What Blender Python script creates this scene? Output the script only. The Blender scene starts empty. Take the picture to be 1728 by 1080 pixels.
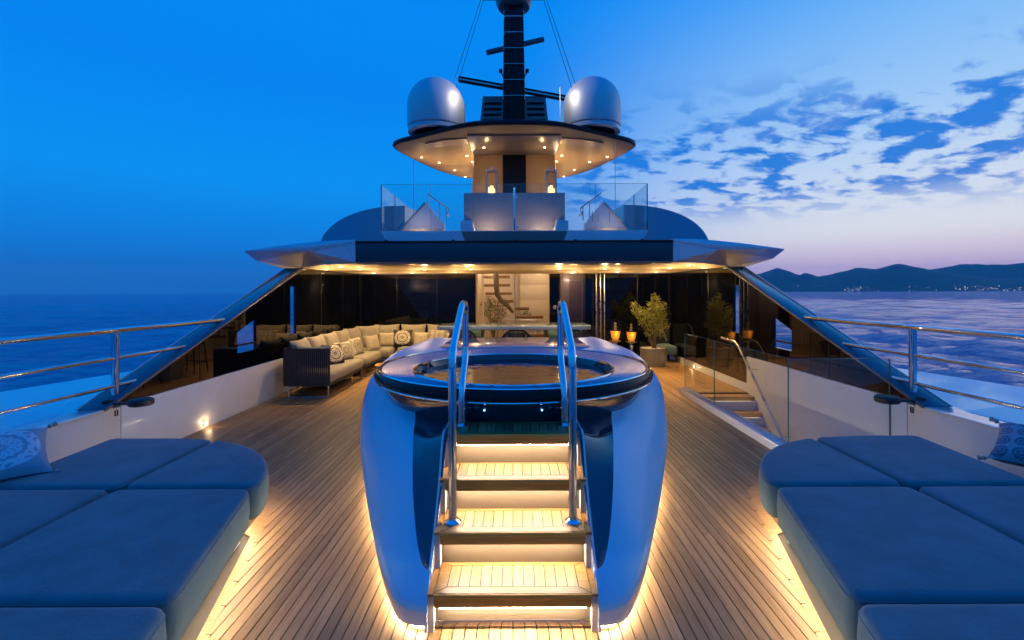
import bpy, bmesh, math, random
from mathutils import Vector, noise
from mathutils.geometry import tessellate_polygon

C = bpy.context.scene
COL = C.collection
R = math.radians
random.seed(7)

# ------------------------------------------------------------------ camera
cam_d = bpy.data.cameras.new('camera')
cam = bpy.data.objects.new('camera', cam_d)
COL.objects.link(cam)
cam.location = (0.023, 0.0, 1.85)
cam.rotation_mode = 'XYZ'
cam.rotation_euler = (R(90), R(0.22), 0)
cam_d.lens = 36 * 800 / 1728
cam_d.sensor_width = 36
cam_d.shift_x = -6.5 / 1728
cam_d.shift_y = -48 / 1728
cam_d.clip_start = 0.05
cam_d.clip_end = 200000
C.camera = cam

# ------------------------------------------------------------------ render look
C.view_settings.view_transform = 'Standard'
C.view_settings.look = 'None'
C.view_settings.gamma = 1
C.view_settings.use_curve_mapping = False
C.view_settings.exposure = 0.0
C.render.engine = 'CYCLES'
C.cycles.use_denoising = True
C.cycles.max_bounces = 8
C.cycles.diffuse_bounces = 3
C.cycles.glossy_bounces = 5
C.cycles.transparent_max_bounces = 16
C.cycles.sample_clamp_indirect = 3
C.cycles.caustics_reflective = False
C.cycles.caustics_refractive = False

def lin(r, g, b):
    f = lambda c: (c / 255 / 12.92) if c / 255 <= 0.04045 else ((c / 255 + 0.055) / 1.055) ** 2.4
    return (f(r), f(g), f(b), 1)

# ------------------------------------------------------------------ sky
W = bpy.data.worlds.new('World')
C.world = W
W.use_nodes = True
nt = W.node_tree
nt.nodes.clear()
def wn(t, **k):
    n = nt.nodes.new(t)
    for a, b in k.items():
        setattr(n, a, b)
    return n
def wl(a, b): nt.links.new(a, b)
def wmath(op, a, b=None, c=None, clamp=False):
    n = wn('ShaderNodeMath', operation=op, use_clamp=clamp)
    for i, v in enumerate((a, b, c)):
        if v is None: continue
        if isinstance(v, (int, float)): n.inputs[i].default_value = v
        else: wl(v, n.inputs[i])
    return n.outputs[0]
def wrange(v, a, b, smooth=True, c=0.0, d=1.0):
    n = wn('ShaderNodeMapRange', interpolation_type='SMOOTHSTEP' if smooth else 'LINEAR')
    wl(v, n.inputs[0])
    for i, q in zip((1, 2, 3, 4), (a, b, c, d)): n.inputs[i].default_value = q
    return n.outputs[0]
def wramp(v, stops):
    n = wn('ShaderNodeValToRGB')
    wl(v, n.inputs[0])
    cr = n.color_ramp
    while len(cr.elements) < len(stops): cr.elements.new(0.5)
    for e, (p, c) in zip(cr.elements, stops):
        e.position = p; e.color = lin(*c)
    return n.outputs[0]
def wmix(f, a, b, mode='MIX'):
    n = wn('ShaderNodeMix', data_type='RGBA', blend_type=mode)
    if isinstance(f, (int, float)): n.inputs[0].default_value = f
    else: wl(f, n.inputs[0])
    for i, v in ((6, a), (7, b)):
        if isinstance(v, tuple): n.inputs[i].default_value = v
        else: wl(v, n.inputs[i])
    return n.outputs[2]
SUNSET_AZ = 52.0            # degrees to the right of straight ahead
tc = wn('ShaderNodeTexCoord')
sp = wn('ShaderNodeSeparateXYZ'); wl(tc.outputs['Generated'], sp.inputs[0])
dx, dy, dz = sp.outputs
el = wmath('MAXIMUM', dz, 0.0)
s_ = wmath('ADD', wmath('MULTIPLY', dx, math.sin(R(SUNSET_AZ))), wmath('MULTIPLY', dy, math.cos(R(SUNSET_AZ))))
left = wramp(el, [(0, (0, 116, 220)), (.03, (0, 121, 224)), (.10, (0, 136, 238)), (.2, (0, 151, 251)), (.37, (0, 136, 246)), (.5, (0, 140, 248)), (.7, (0, 122, 238)), (1, (0, 106, 224))])
right = wramp(el, [(0, (226, 204, 252)), (.03, (248, 212, 248)), (.06, (255, 234, 250)), (.10, (252, 253, 255)), (.2, (214, 233, 255)), (.3, (168, 212, 255)), (.42, (132, 196, 255)), (.56, (40, 165, 255)), (.78, (0, 126, 242)), (1, (0, 106, 224))])
f_s = wrange(s_, 0.55, .99)
base0 = wmix(f_s, left, right)
# the eastern sky behind the ship is already in the earth's shadow
east = wmath('MULTIPLY', wrange(dy, .25, -.6), wrange(el, .75, .15))
base = wmix(wmath('MULTIPLY', east, .45), base0, lin(2, 42, 96))
# clouds : a broken layer seen in perspective
den = wmath('ADD', el, 0.24)
cx = wmath('DIVIDE', dx, den); cy = wmath('DIVIDE', dy, den)
cmb = wn('ShaderNodeCombineXYZ'); wl(cx, cmb.inputs[0]); wl(wmath('MULTIPLY', cy, 1.25), cmb.inputs[1])
n1 = wn('ShaderNodeTexNoise'); n1.inputs['Scale'].default_value = 7.2; n1.inputs['Detail'].default_value = 7; n1.inputs['Roughness'].default_value = .56; n1.inputs['Distortion'].default_value = .25
wl(cmb.outputs[0], n1.inputs['Vector'])
n2 = wn('ShaderNodeTexNoise'); n2.inputs['Scale'].default_value = 2.4; n2.inputs['Detail'].default_value = 3
wl(cmb.outputs[0], n2.inputs['Vector'])
cov = wmath('ADD', wmath('MULTIPLY', n1.outputs[0], .72), wmath('MULTIPLY', n2.outputs[0], .40))
azr = wrange(s_, .60, .73)
band = wmath('MULTIPLY', wrange(el, .115, .19), wrange(el, .40, .28))
cm = wmath('MULTIPLY', wmath('MULTIPLY', wrange(cov, .528, .635), azr), band)
c1 = wmix(wmath('MULTIPLY', cm, .95), base, lin(0, 124, 228))
# pale wisps higher up and a low bank
n3 = wn('ShaderNodeTexNoise'); n3.inputs['Scale'].default_value = 1.3; n3.inputs['Detail'].default_value = 6; n3.inputs['Distortion'].default_value = .5
mp = wn('ShaderNodeMapping'); mp.inputs['Location'].default_value = (3.1, 7.7, 0); wl(cmb.outputs[0], mp.inputs[0]); wl(mp.outputs[0], n3.inputs['Vector'])
wis = wmath('MULTIPLY', wmath('MULTIPLY', wrange(n3.outputs[0], .56, .72), wrange(s_, .55, .8)), wrange(el, .08, .3))
c2 = wmix(wmath('MULTIPLY', wis, .14), c1, lin(190, 205, 248))
c3 = c2
sky = wn('ShaderNodeTexSky', sky_type='NISHITA'); sky.sun_disc = False
sky.sun_elevation = R(0.5); sky.sun_rotation = R(SUNSET_AZ); sky.altitude = 0
add = wmix(0.003, c3, sky.outputs[0], 'ADD')
bg = wn('ShaderNodeBackground'); wl(add, bg.inputs[0]); bg.inputs[1].default_value = 1.0
wo = wn('ShaderNodeOutputWorld'); wl(bg.outputs[0], wo.inputs[0])

# the sun has just set: only a trace of directional after-glow is left
sun_d = bpy.data.lights.new('afterglow_sun', 'SUN'); sun_d.energy = 0.05; sun_d.angle = R(25); sun_d.color = (1, .72, .62)
sun = bpy.data.objects.new('afterglow_sun', sun_d); COL.objects.link(sun)
sun.rotation_euler = (R(86), 0, R(180 - SUNSET_AZ))

# ------------------------------------------------------------------ materials
MATS = {}
def nodes(name):
    m = bpy.data.materials.new(name); m.use_nodes = True
    t = m.node_tree; b = t.nodes['Principled BSDF']
    MATS[name] = m
    return m, t, b
def noise_tex(t, scale, detail=4, coord='Object', stretch=None, rough=.55):
    c = t.nodes.new('ShaderNodeTexCoord')
    src = c.outputs[coord] if coord != 'Position' else t.nodes.new('ShaderNodeNewGeometry').outputs['Position']
    mpn = t.nodes.new('ShaderNodeMapping')
    t.links.new(src, mpn.inputs[0])
    if stretch: mpn.inputs['Scale'].default_value = stretch
    n = t.nodes.new('ShaderNodeTexNoise')
    n.inputs['Scale'].default_value = scale; n.inputs['Detail'].default_value = detail; n.inputs['Roughness'].default_value = rough
    t.links.new(mpn.outputs[0], n.inputs['Vector'])
    return n, mpn
def ramp(t, src, stops):
    r = t.nodes.new('ShaderNodeValToRGB'); t.links.new(src, r.inputs[0])
    cr = r.color_ramp
    while len(cr.elements) < len(stops): cr.elements.new(.5)
    for e, (p, c) in zip(cr.elements, stops):
        e.position = p; e.color = (*c, 1)
    return r.outputs[0]
def bump(t, b, src, strength, dist):
    n = t.nodes.new('ShaderNodeBump'); n.inputs['Strength'].default_value = strength; n.inputs['Distance'].default_value = dist
    t.links.new(src, n.inputs['Height']); t.links.new(n.outputs[0], b.inputs['Normal'])
def mat(name, col, rough=.4, metal=0, var=.0, vscale=6, coat=0, bmp=0, bscale=200, bdist=.002, ior=1.5, spec=None, stretch=None, sheen=0):
    m, t, b = nodes(name)
    b.inputs['Base Color'].default_value = (*col, 1); b.inputs['Roughness'].default_value = rough; b.inputs['Metallic'].default_value = metal
    b.inputs['Coat Weight'].default_value = coat; b.inputs['Coat Roughness'].default_value = .04; b.inputs['IOR'].default_value = ior
    if sheen: b.inputs['Sheen Weight'].default_value = sheen
    if spec is not None: b.inputs['Specular IOR Level'].default_value = spec
    n, _ = noise_tex(t, vscale, 5, 'Position', stretch)
    if var:
        lo = tuple(c * (1 - var) for c in col); hi = tuple(min(1, c * (1 + var)) for c in col)
        t.links.new(ramp(t, n.outputs[0], [(.3, lo), (.7, hi)]), b.inputs['Base Color'])
    rr = t.nodes.new('ShaderNodeMapRange'); t.links.new(n.outputs[0], rr.inputs[0])
    rr.inputs[3].default_value = max(0, rough * .85); rr.inputs[4].default_value = min(1, rough * 1.15)
    t.links.new(rr.outputs[0], b.inputs['Roughness'])
    if bmp:
        n2, _ = noise_tex(t, bscale, 3, 'Position', stretch)
        bump(t, b, n2.outputs[0], bmp, bdist)
    return m
def emis(name, col, strength):
    m, t, b = nodes(name)
    b.inputs['Base Color'].default_value = (*col, 1)
    b.inputs['Emission Color'].default_value = (*col, 1); b.inputs['Emission Strength'].default_value = strength
    return m
def teak(name, axis, lo, mid, hi, rough=.55):
    m, t, b = nodes(name)
    st = (1.2, 22, 22) if axis == 'x' else (22, 1.2, 22)
    n, mpn = noise_tex(t, 2.2, 6, 'Position', st, .62)
    big, _b = noise_tex(t, .9, 4, 'Position')
    oi = t.nodes.new('ShaderNodeObjectInfo')
    cmbn = t.nodes.new('ShaderNodeCombineXYZ')
    mm = t.nodes.new('ShaderNodeMath'); mm.operation = 'MULTIPLY'; mm.inputs[1].default_value = 40
    t.links.new(oi.outputs['Random'], mm.inputs[0])
    for i in range(3): t.links.new(mm.outputs[0], cmbn.inputs[i])
    t.links.new(cmbn.outputs[0], mpn.inputs['Location'])
    c = ramp(t, n.outputs[0], [(.30, lo), (.5, mid), (.72, hi)])
    hsv = t.nodes.new('ShaderNodeHueSaturation'); t.links.new(c, hsv.inputs['Color'])
    rr = t.nodes.new('ShaderNodeMapRange'); rr.inputs[3].default_value = .70; rr.inputs[4].default_value = 1.18
    t.links.new(oi.outputs['Random'], rr.inputs[0]); t.links.new(rr.outputs[0], hsv.inputs['Value'])
    wm = t.nodes.new('ShaderNodeMix'); wm.data_type = 'RGBA'; wm.blend_type = 'MULTIPLY'; wm.inputs[0].default_value = 1
    t.links.new(hsv.outputs[0], wm.inputs[6]); t.links.new(ramp(t, big.outputs[0], [(.32, (.74, .71, .70)), (.62, (1, 1, 1))]), wm.inputs[7])
    t.links.new(wm.outputs[2], b.inputs['Base Color'])
    rgh = t.nodes.new('ShaderNodeMapRange'); t.links.new(big.outputs[0], rgh.inputs[0]); rgh.inputs[3].default_value = rough * .7; rgh.inputs[4].default_value = rough * 1.3; t.links.new(rgh.outputs[0], b.inputs['Roughness'])
    b.inputs['Roughness'].default_value = rough
    bump(t, b, n.outputs[0], .25, .002)
    return m
TEAK = teak('teak_deck', 'y', (.265, .142, .052), (.375, .222, .093), (.465, .30, .14), .48)
TEAKX = teak('teak_trim', 'x', (.34, .18, .06), (.47, .27, .10), (.57, .34, .14), .4)
TEAKF = teak('amber_lit_teak', 'x', (.70, .29, .035), (.84, .38, .055), (.88, .45, .09), .55)  # step fronts: teak brightened in its colour, in place of bounced light
TEAKS = teak('step_frame_teak', 'x', (.27, .13, .032), (.37, .19, .055), (.44, .25, .085), .45)
CAULK = mat('black_caulk', (.012, .011, .010), .6)
PODB = mat('pod_sky_tint_white', (.30, .66, .80), .34, var=.0, coat=.1)  # white body paint with the sky's blue mixed into its base colour
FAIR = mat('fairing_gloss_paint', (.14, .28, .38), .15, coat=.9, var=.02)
RISER = mat('riser_panel', (.10, .072, .046), .3, coat=.3, var=.03)
WHITE = mat('white_gloss_paint', (.74, .74, .75), .16, var=.015, coat=.6)
BULW = mat('bulwark_white_paint', (.70, .69, .69), .3, var=.03, vscale=3, coat=.25)
SILVER = mat('silver_gloss_paint', (.50, .52, .55), .12, var=.02, coat=1.0)
NAVY = mat('navy_gloss_paint', (.030, .042, .065), .09, coat=1.0, var=.04)
RIMM = mat('rim_blue_grey_paint', (.07, .33, .50), .3, coat=.2, var=.02)
CHROME = mat('polished_steel', (.82, .82, .84), .055, metal=1, var=.02, vscale=12)
STEEL = mat('brushed_steel', (.55, .54, .53), .28, metal=1, var=.05)
BLACKG = mat('black_glass', (.002, .0022, .003), .012, ior=1.5, spec=.32)
BLACKS = mat('side_black_glass', (.002, .0022, .003), .012, ior=1.5, spec=.6)
BLACKM = mat('black_rubber', (.012, .012, .013), .5, var=.2)
DARKP = mat('dark_mast_paint', (.005, .006, .009), .3, spec=.25)
BRONZE = mat('bronze_paint', (.38, .25, .115), .55, spec=.3, var=.03)
TAUPE = mat('taupe_panel', (.20, .165, .15), .3, var=.04, coat=.3)
CREAM = mat('cream_panel', (.72, .60, .45), .35, var=.03)
SOFF = mat('soffit_paint', (.66, .54, .36), .6, var=.02, spec=.25)
STAIRW = mat('stair_tread_wood', (.24, .12, .05), .35, var=.15, vscale=9, stretch=(1, 8, 8))
BROWN = mat('brown_door_wood', (.11, .075, .06), .35, var=.15, vscale=9, stretch=(8, 8, 1))
PADF = mat('sunpad_fabric', (.092, .175, .19), .92, var=.17, vscale=5, bmp=.55, bscale=60, bdist=.004, sheen=.15)
BEIGE = mat('beige_fabric', (.25, .23, .195), .92, var=.06, vscale=10, bmp=.5, bscale=300, bdist=.002, sheen=.2)
WHITEF = mat('ivory_fabric', (.41, .365, .29), .92, var=.05, vscale=10, bmp=.4, bscale=300, bdist=.002)
ROPE = mat('charcoal_rope', (.022, .022, .026), .75, var=.2, bmp=.6, bscale=260, bdist=.003)
POTM = mat('grey_pot_glaze', (.16, .16, .155), .32, var=.12, vscale=8, metal=.25)
STONEM = mat('white_pebbles', (.6, .57, .5), .7, var=.15, vscale=40)
BARK = mat('twig_bark', (.12, .085, .05), .8, var=.2, vscale=30)
LEAF = mat('leaf_green', (.30, .32, .05), .45, var=.45, vscale=9)
LEAFO = mat('olive_leaf', (.16, .15, .075), .5, var=.4, vscale=9)
HILLM = mat('wooded_hillside', (.045, .06, .05), .9, var=.4, vscale=.004)
TABLE = mat('blue_grey_lacquer', (.24, .36, .48), .15, coat=.9, var=.03)
CANDLE = emis('candle_wax_lit', (1, .62, .24), 2.2)
AMBER = emis('amber_candle_glow', (1, .42, .04), .28)
WARM = (1.0, .63, .26)
LED = emis('led_strip_warm', (1.0, .80, .55), 96)
LEDP = emis('pod_led_warm', (1.0, .80, .55), 66)
LEDS = emis('step_led_warm', (1.0, .88, .70), 165)
LEDT = emis('tread_led_warm', (1.0, .76, .46), 2.5)
LAMP = emis('downlight_lens', (1.0, .72, .38), 14)
TOWN = emis('town_light', (1.0, .82, .55), 1.1)
BLUELED = emis('blue_led', (.15, .4, 1), 6)
def glass(name, tint, gloss=1.0, rough=.0):
    m = bpy.data.materials.new(name); m.use_nodes = True
    t = m.node_tree; t.nodes.clear()
    o = t.nodes.new('ShaderNodeOutputMaterial'); mx = t.nodes.new('ShaderNodeMixShader')
    tr = t.nodes.new('ShaderNodeBsdfTransparent'); tr.inputs[0].default_value = (*tint, 1)
    g = t.nodes.new('ShaderNodeBsdfGlossy'); g.inputs['Roughness'].default_value = rough
    lw = t.nodes.new('ShaderNodeLayerWeight'); lw.inputs[0].default_value = .5; p5 = t.nodes.new('ShaderNodeMath'); p5.operation = 'POWER'; p5.inputs[1].default_value = 5; t.links.new(lw.outputs['Facing'], p5.inputs[0]); fr = t.nodes.new('ShaderNodeMath'); fr.operation = 'MULTIPLY_ADD'; fr.inputs[1].default_value = .96; fr.inputs[2].default_value = .04; t.links.new(p5.outputs[0], fr.inputs[0])
    k = t.nodes.new('ShaderNodeMath'); k.operation = 'MULTIPLY'; k.inputs[1].default_value = gloss
    t.links.new(fr.outputs[0], k.inputs[0]); t.links.new(k.outputs[0], mx.inputs[0])
    t.links.new(tr.outputs[0], mx.inputs[1]); t.links.new(g.outputs[0], mx.inputs[2]); t.links.new(mx.outputs[0], o.inputs[0])
    MATS[name] = m
    return m
GLASS = glass('clear_glass', (.95, .97, .97))
GEDGE = mat('glass_edge', (.05, .16, .15), .1, spec=.8)
SMOKE = glass('smoked_glass', (.72, .68, .66))
# water in the tub
m, t, b = nodes('tub_water'); TUBW = m
b.inputs['Base Color'].default_value = (.004, .012, .03, 1); b.inputs['Roughness'].default_value = .03; b.inputs['IOR'].default_value = 1.6
n, _ = noise_tex(t, 5, 3, 'Position'); bump(t, b, n.outputs[0], .32, .02)
# sea
m, t, b = nodes('sea_water'); SEA = m; b.inputs['Specular IOR Level'].default_value = .32
b.inputs['Base Color'].default_value = (.0, .34, .62, 1); b.inputs['Roughness'].default_value = .07; b.inputs['IOR'].default_value = 1.34
na, _ = noise_tex(t, .5, 8, 'Position', (.7, 1.3, 1), .62)
nb, _ = noise_tex(t, .017, 5, 'Position', (.6, 1.5, 1), .6)
ad = t.nodes.new('ShaderNodeMath'); ad.operation = 'MULTIPLY_ADD'; ad.inputs[1].default_value = 2.4
t.links.new(nb.outputs[0], ad.inputs[0]); t.links.new(na.outputs[0], ad.inputs[2])
bump(t, b, ad.outputs[0], .9, 4.0)
# printed pillows: a medallion of rings and petals in the print
def print_mat(name, ground, ink, scale=1.0, tile=False):
    m, t, b = nodes(name)
    b.inputs['Roughness'].default_value = .9
    uv = t.nodes.new('ShaderNodeUVMap')
    def mth(op, a, c=None, clamp=False):
        n = t.nodes.new('ShaderNodeMath'); n.operation = op; n.use_clamp = clamp
        for i, v in enumerate((a, c)):
            if v is None: continue
            if isinstance(v, (int, float)): n.inputs[i].default_value = v
            else: t.links.new(v, n.inputs[i])
        return n.outputs[0]
    s = t.nodes.new('ShaderNodeSeparateXYZ'); t.links.new(uv.outputs[0], s.inputs[0])
    u, v = s.outputs[0], s.outputs[1]
    if tile:
        u = mth('FRACT', mth('MULTIPLY', u, 4.0)); v = mth('FRACT', mth('MULTIPLY', v, 4.0))
    u = mth('MULTIPLY', mth('SUBTRACT', u, .5), 2 * scale); v = mth('MULTIPLY', mth('SUBTRACT', v, .5), 2 * scale)
    r = mth('SQRT', mth('ADD', mth('MULTIPLY', u, u), mth('MULTIPLY', v, v)))
    a = mth('ARCTAN2', v, u)
    pet = mth('ABSOLUTE', mth('SINE', mth('MULTIPLY', a, 9)))
    pet2 = mth('ABSOLUTE', mth('SINE', mth('MULTIPLY', a, 6)))
    w = mth('SINE', mth('ADD', mth('MULTIPLY', r, 30), mth('MULTIPLY', pet, 2.4)))
    w2 = mth('SINE', mth('ADD', mth('MULTIPLY', r, 17), mth('MULTIPLY', pet2, 3.4)))
    k = mth('MULTIPLY', mth('GREATER_THAN', mth('MAXIMUM', w, mth('MULTIPLY', w2, .9)), .25), mth('LESS_THAN', r, .86))
    mx = t.nodes.new('ShaderNodeMix'); mx.data_type = 'RGBA'
    t.links.new(k, mx.inputs[0]); mx.inputs[6].default_value = (*ground, 1); mx.inputs[7].default_value = (*ink, 1)
    t.links.new(mx.outputs[2], b.inputs['Base Color'])
    n, _ = noise_tex(t, 300, 2, 'Position'); bump(t, b, n.outputs[0], .4, .002)
    return m
P_DARK = print_mat('print_dark_medallion', (.03, .03, .035), (.60, .54, .44))
P_LIGHT = print_mat('print_pale_medallion', (.46, .42, .35), (.22, .20, .17))
P_TILE = print_mat('print_small_rosettes', (.42, .385, .33), (.20, .185, .165), 1.0, True)
P_SUN = print_mat('print_blue_medallion', (.30, .37, .43), (.62, .66, .70), 1.02)
P_SUNT = print_mat('print_blue_rosettes', (.30, .34, .40), (.10, .13, .18), 1.0, True)

# ------------------------------------------------------------------ mesh helpers
class MB:
    def __init__(s): s.v = []; s.f = []; s.uv = None
    def add(s, vs, fs):
        o = len(s.v); s.v += [tuple(p) for p in vs]; s.f += [tuple(i + o for i in f) for f in fs]; return s
    def box(s, x0, x1, y0, y1, z0, z1):
        return s.add([(x0, y0, z0), (x1, y0, z0), (x1, y1, z0), (x0, y1, z0), (x0, y0, z1), (x1, y0, z1), (x1, y1, z1), (x0, y1, z1)],
                     [(0, 3, 2, 1), (4, 5, 6, 7), (0, 1, 5, 4), (1, 2, 6, 5), (2, 3, 7, 6), (3, 0, 4, 7)])
    def hexa(s, p):   # 8 points, bottom loop then top loop
        return s.add(p, [(0, 3, 2, 1), (4, 5, 6, 7), (0, 1, 5, 4), (1, 2, 6, 5), (2, 3, 7, 6), (3, 0, 4, 7)])
    def prism(s, poly, a0, a1, axis='z'):
        n = len(poly)
        if axis == 'z': f = lambda p, a: (p[0], p[1], a)
        elif axis == 'y': f = lambda p, a: (p[0], a, p[1])
        else: f = lambda p, a: (a, p[0], p[1])
        vs = [f(p, a0) for p in poly] + [f(p, a1) for p in poly]
        tri = tessellate_polygon([[Vector((p[0], p[1], 0)) for p in poly]])
        fs = [(i, (i + 1) % n, n + (i + 1) % n, n + i) for i in range(n)]
        fs += [tuple(t) for t in tri] + [tuple(n + i for i in reversed(t)) for t in tri]
        return s.add(vs, fs)
    def plate(s, poly, holes, a0, a1, axis='x'):     # polygon with holes, extruded
        loops = [poly] + holes
        flat = [p for l in loops for p in l]; n = len(flat)
        if axis == 'x': f = lambda p, a: (a, p[0], p[1])
        elif axis == 'y': f = lambda p, a: (p[0], a, p[1])
        else: f = lambda p, a: (p[0], p[1], a)
        tri = tessellate_polygon([[Vector((p[0], p[1], 0)) for p in l] for l in loops])
        fs = [tuple(t) for t in tri] + [tuple(n + i for i in reversed(t)) for t in tri]
        o = 0
        for l in loops:
            k = len(l)
            fs += [(o + i, o + (i + 1) % k, n + o + (i + 1) % k, n + o + i) for i in range(k)]
            o += k
        return s.add([f(p, a0) for p in flat] + [f(p, a1) for p in flat], fs)
    def loft(s, rows, closed=False, flip=False):
        n = len(rows[0]); vs = [p for r in rows for p in r]; fs = []
        for i in range(len(rows) - 1):
            for j in range(n if closed else n - 1):
                k = (j + 1) % n
                q = (i * n + j, i * n + k, (i + 1) * n + k, (i + 1) * n + j)
                fs.append(q[::-1] if flip else q)
        return s.add(vs, fs)
    def lathe(s, cx, cy, prof, n=32, cap0=True, cap1=True):
        rows = [[(cx + r * math.cos(2 * math.pi * i / n), cy + r * math.sin(2 * math.pi * i / n), z) for i in range(n)] for r, z in prof]
        o = len(s.v); s.loft(rows, True)
        if cap0: s.f.append(tuple(o + i for i in reversed(range(n))))
        if cap1: s.f.append(tuple(o + (len(prof) - 1) * n + i for i in range(n)))
        return s
    def tube(s, pts, r, n=10, closed=False):
        pts = [Vector(p) for p in pts]; m = len(pts); rows = []
        up = None
        for i, p in enumerate(pts):
            a = pts[(i - 1) % m] if (closed or i > 0) else p
            b = pts[(i + 1) % m] if (closed or i < m - 1) else p
            t = (b - a).normalized()
            if up is None:
                up = t.orthogonal().normalized()
            up = (up - t * up.dot(t)); up = up.normalized() if up.length > 1e-6 else t.orthogonal().normalized()
            sd = t.cross(up)
            rr = r[i] if isinstance(r, (list, tuple)) else r
            rows.append([p + up * rr * math.cos(2 * math.pi * k / n) + sd * rr * math.sin(2 * math.pi * k / n) for k in range(n)])
        o = len(s.v); s.loft(rows + ([rows[0]] if closed else []), True)
        if not closed:
            s.f.append(tuple(o + i for i in reversed(range(n)))); s.f.append(tuple(o + (m - 1) * n + i for i in range(n)))
        return s
    def ball(s, c, r, n=10, m=6, sz=1):
        prof = [(max(1e-4, r * math.sin(math.pi * i / m)), c[2] - sz * r * math.cos(math.pi * i / m)) for i in range(m + 1)]
        return s.lathe(c[0], c[1], prof, n, False, False)
def fillet(pts, r, seg=6):
    pts = [Vector(p) for p in pts]; out = [pts[0]]
    for i in range(1, len(pts) - 1):
        p = pts[i]; a = pts[i - 1] - p; b = pts[i + 1] - p
        k = min(r, a.length * .49, b.length * .49)
        A = p + a.normalized() * k; B = p + b.normalized() * k
        for j in range(seg + 1):
            t = j / seg
            out.append(A * (1 - t) ** 2 + p * 2 * t * (1 - t) + B * t * t)
    out.append(pts[-1]); return out
def spline(pts, n):      # Catmull-Rom resample to n points by arc length
    P = [Vector(p) for p in pts]; fine = []
    for i in range(len(P) - 1):
        a = P[max(i - 1, 0)]; b = P[i]; c = P[i + 1]; d = P[min(i + 2, len(P) - 1)]
        for j in range(16):
            t = j / 16
            fine.append(.5 * ((2 * b) + (c - a) * t + (2 * a - 5 * b + 4 * c - d) * t * t + (3 * b - a - 3 * c + d) * t ** 3))
    fine.append(P[-1])
    L = [0]
    for i in range(1, len(fine)): L.append(L[-1] + (fine[i] - fine[i - 1]).length)
    out = []; k = 0
    for i in range(n):
        q = L[-1] * i / (n - 1)
        while k < len(L) - 2 and L[k + 1] < q: k += 1
        u = (q - L[k]) / max(1e-9, L[k + 1] - L[k])
        out.append(fine[k].lerp(fine[k + 1], min(1, max(0, u))))
    return out
ORG = {}
def obj(name, mb, m, parent=None, smooth=False, bevel=0, seg=2, label=None, cat=None, group=None, kind=None, normals=True, angle=40):
    me = bpy.data.meshes.new(name)
    vs = mb.v
    xs = [p[0] for p in vs]; ys = [p[1] for p in vs]; zs = [p[2] for p in vs]
    org = Vector(((min(xs) + max(xs)) / 2, (min(ys) + max(ys)) / 2, min(zs)))
    me.from_pydata([Vector(p) - org for p in vs], [], mb.f)
    bm = bmesh.new(); bm.from_mesh(me)
    if normals: bmesh.ops.recalc_face_normals(bm, faces=bm.faces)
    if bevel:
        bmesh.ops.remove_doubles(bm, verts=bm.verts, dist=1e-5)
        es = [e for e in bm.edges if len(e.link_faces) == 2 and e.calc_face_angle(0) > R(25)]
        bmesh.ops.bevel(bm, geom=es, offset=bevel, segments=seg, profile=.5, affect='EDGES', clamp_overlap=True)
        smooth = True
    bm.to_mesh(me); bm.free()
    if mb.uv and not bevel:
        uvl = me.uv_layers.new(name='UVMap')
        for l in me.loops: uvl.data[l.index].uv = mb.uv[l.vertex_index]
    me.materials.append(m)
    if smooth:
        me.polygons.foreach_set('use_smooth', [True] * len(me.polygons))
        me.set_sharp_from_angle(angle=R(angle))
    o = bpy.data.objects.new(name, me); COL.objects.link(o)
    ORG[o.name] = org
    if parent is not None:
        o.parent = parent; o.location = org - ORG[parent.name]
    else: o.location = org
    tag(o, label, cat, group, kind)
    return o
def tag(o, label=None, cat=None, group=None, kind=None):
    if label: o['label'] = label
    if cat: o['category'] = cat
    if group: o['group'] = group
    if kind: o['kind'] = kind
    return o
def thing(name, label, cat, loc=(0, 0, 0), group=None, kind=None):
    o = bpy.data.objects.new(name, None); COL.objects.link(o)
    o.empty_display_size = .1; o.location = loc; ORG[o.name] = Vector(loc)
    return tag(o, label, cat, group, kind)
def dup(root, loc, rz=0, label=None, group=None, sx=1):
    def cp(o, par):
        c = o.copy(); COL.objects.link(c)
        if par is not None: c.parent = par
        for ch in list(o.children): cp(ch, c)
        return c
    r = cp(root, None)
    r.location = loc; r.rotation_euler = (0, 0, rz); ORG[r.name] = Vector(loc)
    if sx != 1: r.scale = (sx, 1, 1)
    if label: r['label'] = label
    if group: r['group'] = group
    return r
def lamp(name, kind, loc, energy, color=WARM, size=.03, rot=None, parent=None, spot=None, blend=.4):
    d = bpy.data.lights.new(name, kind); d.energy = energy; d.color = color
    if kind in ('POINT', 'SPOT'): d.shadow_soft_size = 0.0 if kind == 'POINT' else .008
    if kind == 'AREA': d.size = size
    if spot: d.spot_size = R(spot); d.spot_blend = blend
    o = bpy.data.objects.new(name, d); COL.objects.link(o)
    if rot: o.rotation_euler = rot
    o.location = Vector(loc) - (ORG[parent.name] if parent else Vector())
    if parent: o.parent = parent
    return o
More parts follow.
